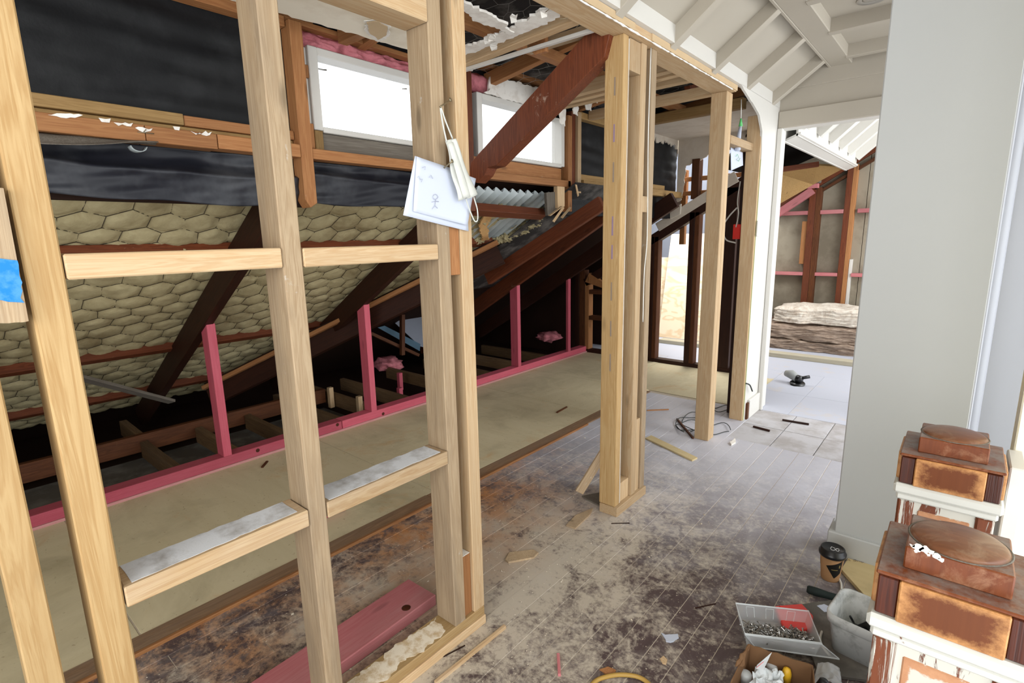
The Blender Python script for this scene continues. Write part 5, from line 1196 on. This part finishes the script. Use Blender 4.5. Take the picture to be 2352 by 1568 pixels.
# pink board lying behind the near frame
pb = thing('pink_board', 'pink primed board lying on the floor behind the near stud wall', 'board', (-1.38, .9, 0))
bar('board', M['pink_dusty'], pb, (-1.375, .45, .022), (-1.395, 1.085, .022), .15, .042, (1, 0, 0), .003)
kp = at_z(933, 1395, .0437); lathe('knot', M['newel_dark'], pb, [(.0001, .0004), (.014, .0004), (.016, 0)], (kp.x, kp.y, .0432), 16)
pb2 = thing('pink_offcut', 'small pink timber offcut on the plywood behind the lower noggin', 'offcut', at_z(780, 1185, 0))
p = at_z(755, 1195, .0); bar('board', M['pink'], pb2, p+V(-.05, -.1, .03), p+V(-.03, .10, .03), .06, .04, (1, 0, 0), .002)
# offcuts and scraps
def flat(name, label, cat, pts, mat, th=.006, z=0.0, jit=None, grp=None, bevel=.0008):
    c = [at_z(a_, b_, z+th) for a_, b_ in pts]
    t = thing(name, label, cat, sum(c, Vector())/len(c)-V(0, 0, th), grp)
    if jit: ragged('piece', M[mat], t, [v-V(0, 0, th) for v in c], th, jit, .01, hash(label) % 50, normal=(0, 0, 1))
    else: prism('piece', M[mat], t, c, (0, 0, -th), bevel)
    return t
flat('timber_offcut', 'flat pale timber offcut on the sawdust right of the near frame', 'offcut', [(1160, 1284), (1170, 1267), (1225, 1261), (1237, 1268), (1226, 1279), (1168, 1290)], 'pine_grey', .008)
flat('timber_offcut', 'flat timber offcut on the sawdust left of the middle post base', 'offcut', [(1300, 1205), (1322, 1182), (1362, 1166), (1356, 1180), (1322, 1212)], 'pine_grey', .008)
flat('timber_offcut', 'timber offcut behind the base of the middle post', 'offcut', [(1336, 1138), (1378, 1130), (1378, 1160), (1352, 1148)], 'greyboard', .008)
ln = thing('leaning_offcut', 'pale timber offcut leaning against the back of the middle post', 'offcut', at_z(1335, 1130, 0))
bar('board', M['pine_grey'], ln, at_x(1330, 1130, -1.31), at_x(1392, 1030, -1.225), .045, .012, (.6, .8, 0), .001)
flat('plywood_strip', 'pale plywood strip lying on the floor between the middle and far posts', 'offcut', [(1482, 1005), (1496, 999), (1602, 1050), (1590, 1056)], 'ply', .010)
flat('white_scrap', 'bright white paper scrap on the dark boards', 'paper', [(1519, 1452), (1528, 1457), (1557, 1455), (1559, 1464), (1540, 1474), (1530, 1472)], 'paper', .003, jit=.002)
flat('white_scrap', 'small white plaster scrap on the floor by the far post base', 'plaster', [(1676, 1014), (1688, 1006), (1690, 1014), (1680, 1020)], 'plaster_white', .012, jit=.004)
flat('wood_chip', 'pale wood chip beside the yellow cable', 'wood chip', [(1516, 1512), (1524, 1505), (1533, 1514), (1530, 1524), (1522, 1522)], 'pine', .004, jit=.002)
flat('wood_chip', 'reddish splintered chip above the yellow cable', 'wood chip', [(1377, 1536), (1396, 1530), (1415, 1538), (1410, 1548), (1390, 1546)], 'pine_orange', .005, jit=.002)
def stick(label, a_, b_, r, mat, name='stick', cat='stick', grp=None):
    A, B = at_z(*a_, r), at_z(*b_, r); t = thing(name, label, cat, A-V(0, 0, r), grp)
    bar('piece', M[mat], t, A, B, r*2, r*1.8, (0, 0, 1), .0004)
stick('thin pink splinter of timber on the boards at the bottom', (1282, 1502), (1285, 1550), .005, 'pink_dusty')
stick('dark twig-like splinter on the boards left of the screw tray', (1597, 1396), (1644, 1386), .0018, 'dark_rimu')
stick('dark sliver of timber on the grey panels before the doorway', (1797, 964), (1858, 974), .006, 'dark_rimu')
stick('dark sliver at the panel edge beside the white skirting', (1730, 979), (1768, 989), .006, 'dark_rimu')
stick('brown timber strip on the plywood right of the double stud', (1279, 948), (1302, 935), .007, 'brown_stud')
stick('brown timber strip on the plywood behind the lower noggins', (602, 1074), (614, 1060), .007, 'brown_stud')
stick('dark splinter at the foot of the middle post plate', (1404, 1202), (1446, 1201), .002, 'dark_rimu')
stick('thin curved offcut strip on the sawdust right of the double stud', (1018, 1508), (1068, 1482), .002, 'ink_dark' if False else 'dark_rimu')
stick('long pale dust-covered batten on the boards before the bottom plate', (1000, 1568), (1160, 1438), .006, 'pine_dusty')
stick('reddish splinter on the dusty boards behind the middle post', (1486, 942), (1536, 940), .004, 'pine_orange')
# wire coil by the far post
wcl = thing('wire_coil', 'loose coil of thin dark cable on the floor around the far post', 'cable', at_z(1620, 975, 0))
for i, (cx, cy, rx, ry, ph) in enumerate(((1588, 973, 36, 17, 0), (1600, 968, 34, 20, 1), (1583, 978, 30, 12, 2), (1650, 984, 28, 12, .5), (1608, 945, 10, 17, 0), (1660, 938, 26, 5, 1))):
    pts = [at_z(cx+rx*math.cos(a+ph), cy+ry*math.sin(a+ph)+3*math.sin(3*a+i), .004+.006*(1+math.sin(2*a+i))) for a in [k_*6.283/24 for k_ in range(23)]]
    tube('cable_loop', M['dark_cable'], wcl, pts, .0028, 6)
stick('reddish stick lying on the coil of dark cable', (1555, 962), (1592, 1006), .006, 'brown_stud')
# hanging cord, paper and box on the far posts
hc = thing('pendant_cable', 'thin cable with green connector hanging between the far posts', 'cable', at_x(1701, 300, -1.16))
tube('cord', M['white_cable'], hc, [at_x(1703, 228, -1.15), at_x(1702, 272, -1.15)], .003, 6)
tube('connector', M['green'], hc, [at_x(1702, 272, -1.15), at_x(1701, 290, -1.15)], [.004, .012], 8)
tube('wrap', M['paper'], hc, [at_x(1701, 290, -1.15), at_x(1696, 320, -1.15), at_x(1693, 345, -1.15)], [.008, .014, .02], 8)
pn = thing('paper_note', 'white paper with green scribble hanging between the far posts', 'paper', at_x(1688, 390, -1.16))
quadsheet('sheet', M['paper'], pn, [(1678, 338), (1706, 350), (1703, 380), (1679, 392)], -1.165, .01)
pen(pn, M['green'], [(1690, 360), (1694, 354), (1697, 362), (1691, 366), (1697, 370), (1700, 363)], -1.158, .0012)
rbx = thing('flush_box', 'red electrical flush box on the side of the dark far stud', 'flush box', at_y(1692, 535, 3.82))
p = at_y(1692, 532, 3.80); box('body', M['red'], rbx, p.x-.02, p.x+.03, 3.78, 3.82, p.z-.05, p.z+.05, .003)
tube('loop', M['white_cable'], rbx, curve_pts([p+V(.0, -.02, .16), p+V(-.05, -.03, .10), p+V(-.085, -.03, .03), p+V(-.06, -.03, -.05), p+V(.01, -.03, -.075)]), .005, 7)
tube('loop', M['white_cable'], rbx, curve_pts([p+V(.01, -.02, .33), p+V(.0, -.02, .2), p+V(.012, -.02, .12), p+V(.0, -.02, .03)]), .004, 7)
box('stud', M['dark_rimu'], rbx, p.x-.0, p.x+.07, 3.822, 3.86, 0.005, 1.9, .002)
sw = thing('switch_plate', 'white switch plate on the plaster edge beside the doorway', 'switch', (-1.068, 3.80, 1.27))
p = at_x(1741, 525, -1.068); box('plate', M['white_bright'], sw, -1.070, -1.060, p.y-.035, p.y+.03, p.z-.05, p.z+.05, .003)
lw = thing('wall_wire', 'short brown wire stub poking from the torn skirting corner', 'cable', at_x(1715, 885, -1.06))
tube('wire', M['dark_cable'], lw, curve_pts([at_x(1713, 880, -1.07), at_x(1722, 884, -1.05), at_x(1728, 898, -1.045)]), .005, 7)
# downlight
dl = thing('downlight', 'round recessed downlight in the flat white ceiling', 'ceiling light', (-.477, 3.25, 2.381))
lathe('ring', M['downlight'], dl, [(.045, -.001), (.062, -.006), (.066, 0)], (-.477, 3.235, 2.381), 32)
lathe('lamp', M['downlight'], dl, [(.0001, -.002), (.03, -.004), (.045, 0)], (-.477, 3.235, 2.381), 24)
# loose wood chips and sawdust crumbs (nobody could count them)
rs_ = random.Random(9); vs = []; fs = []
for i in range(2600):
    if i % 3: x_, y_ = rs_.gauss(-1.25, .38), rs_.gauss(1.75, .75)
    else: x_, y_ = rs_.uniform(-1.88, .1), rs_.uniform(.3, 3.3)
    if not (-1.88 < x_ < .1 and .2 < y_ < 3.9) or (XB-.01 < x_ < XW+.02 and (y_ < 1.15 or 2.02 < y_ < 2.33)): continue
    r = rs_.uniform(.0012, .0038)*(1 if i % 40 else 2.5); a = rs_.uniform(0, 6.28); e = rs_.uniform(.25, .8); n0 = len(vs)
    for k_ in range(4):
        b = a+k_*1.571; q = r if k_ % 2 else r*e
        vs.append((x_+q*math.cos(b), y_+q*math.sin(b), .0016))
    vs.append((x_, y_, .0016+r*.5)); fs += [(n0+k_, n0+(k_+1) % 4, n0+4) for k_ in range(4)]
o = mk('sawdust_crumbs', M['dustline'], floor, vs, fs); o['kind'] = 'stuff'
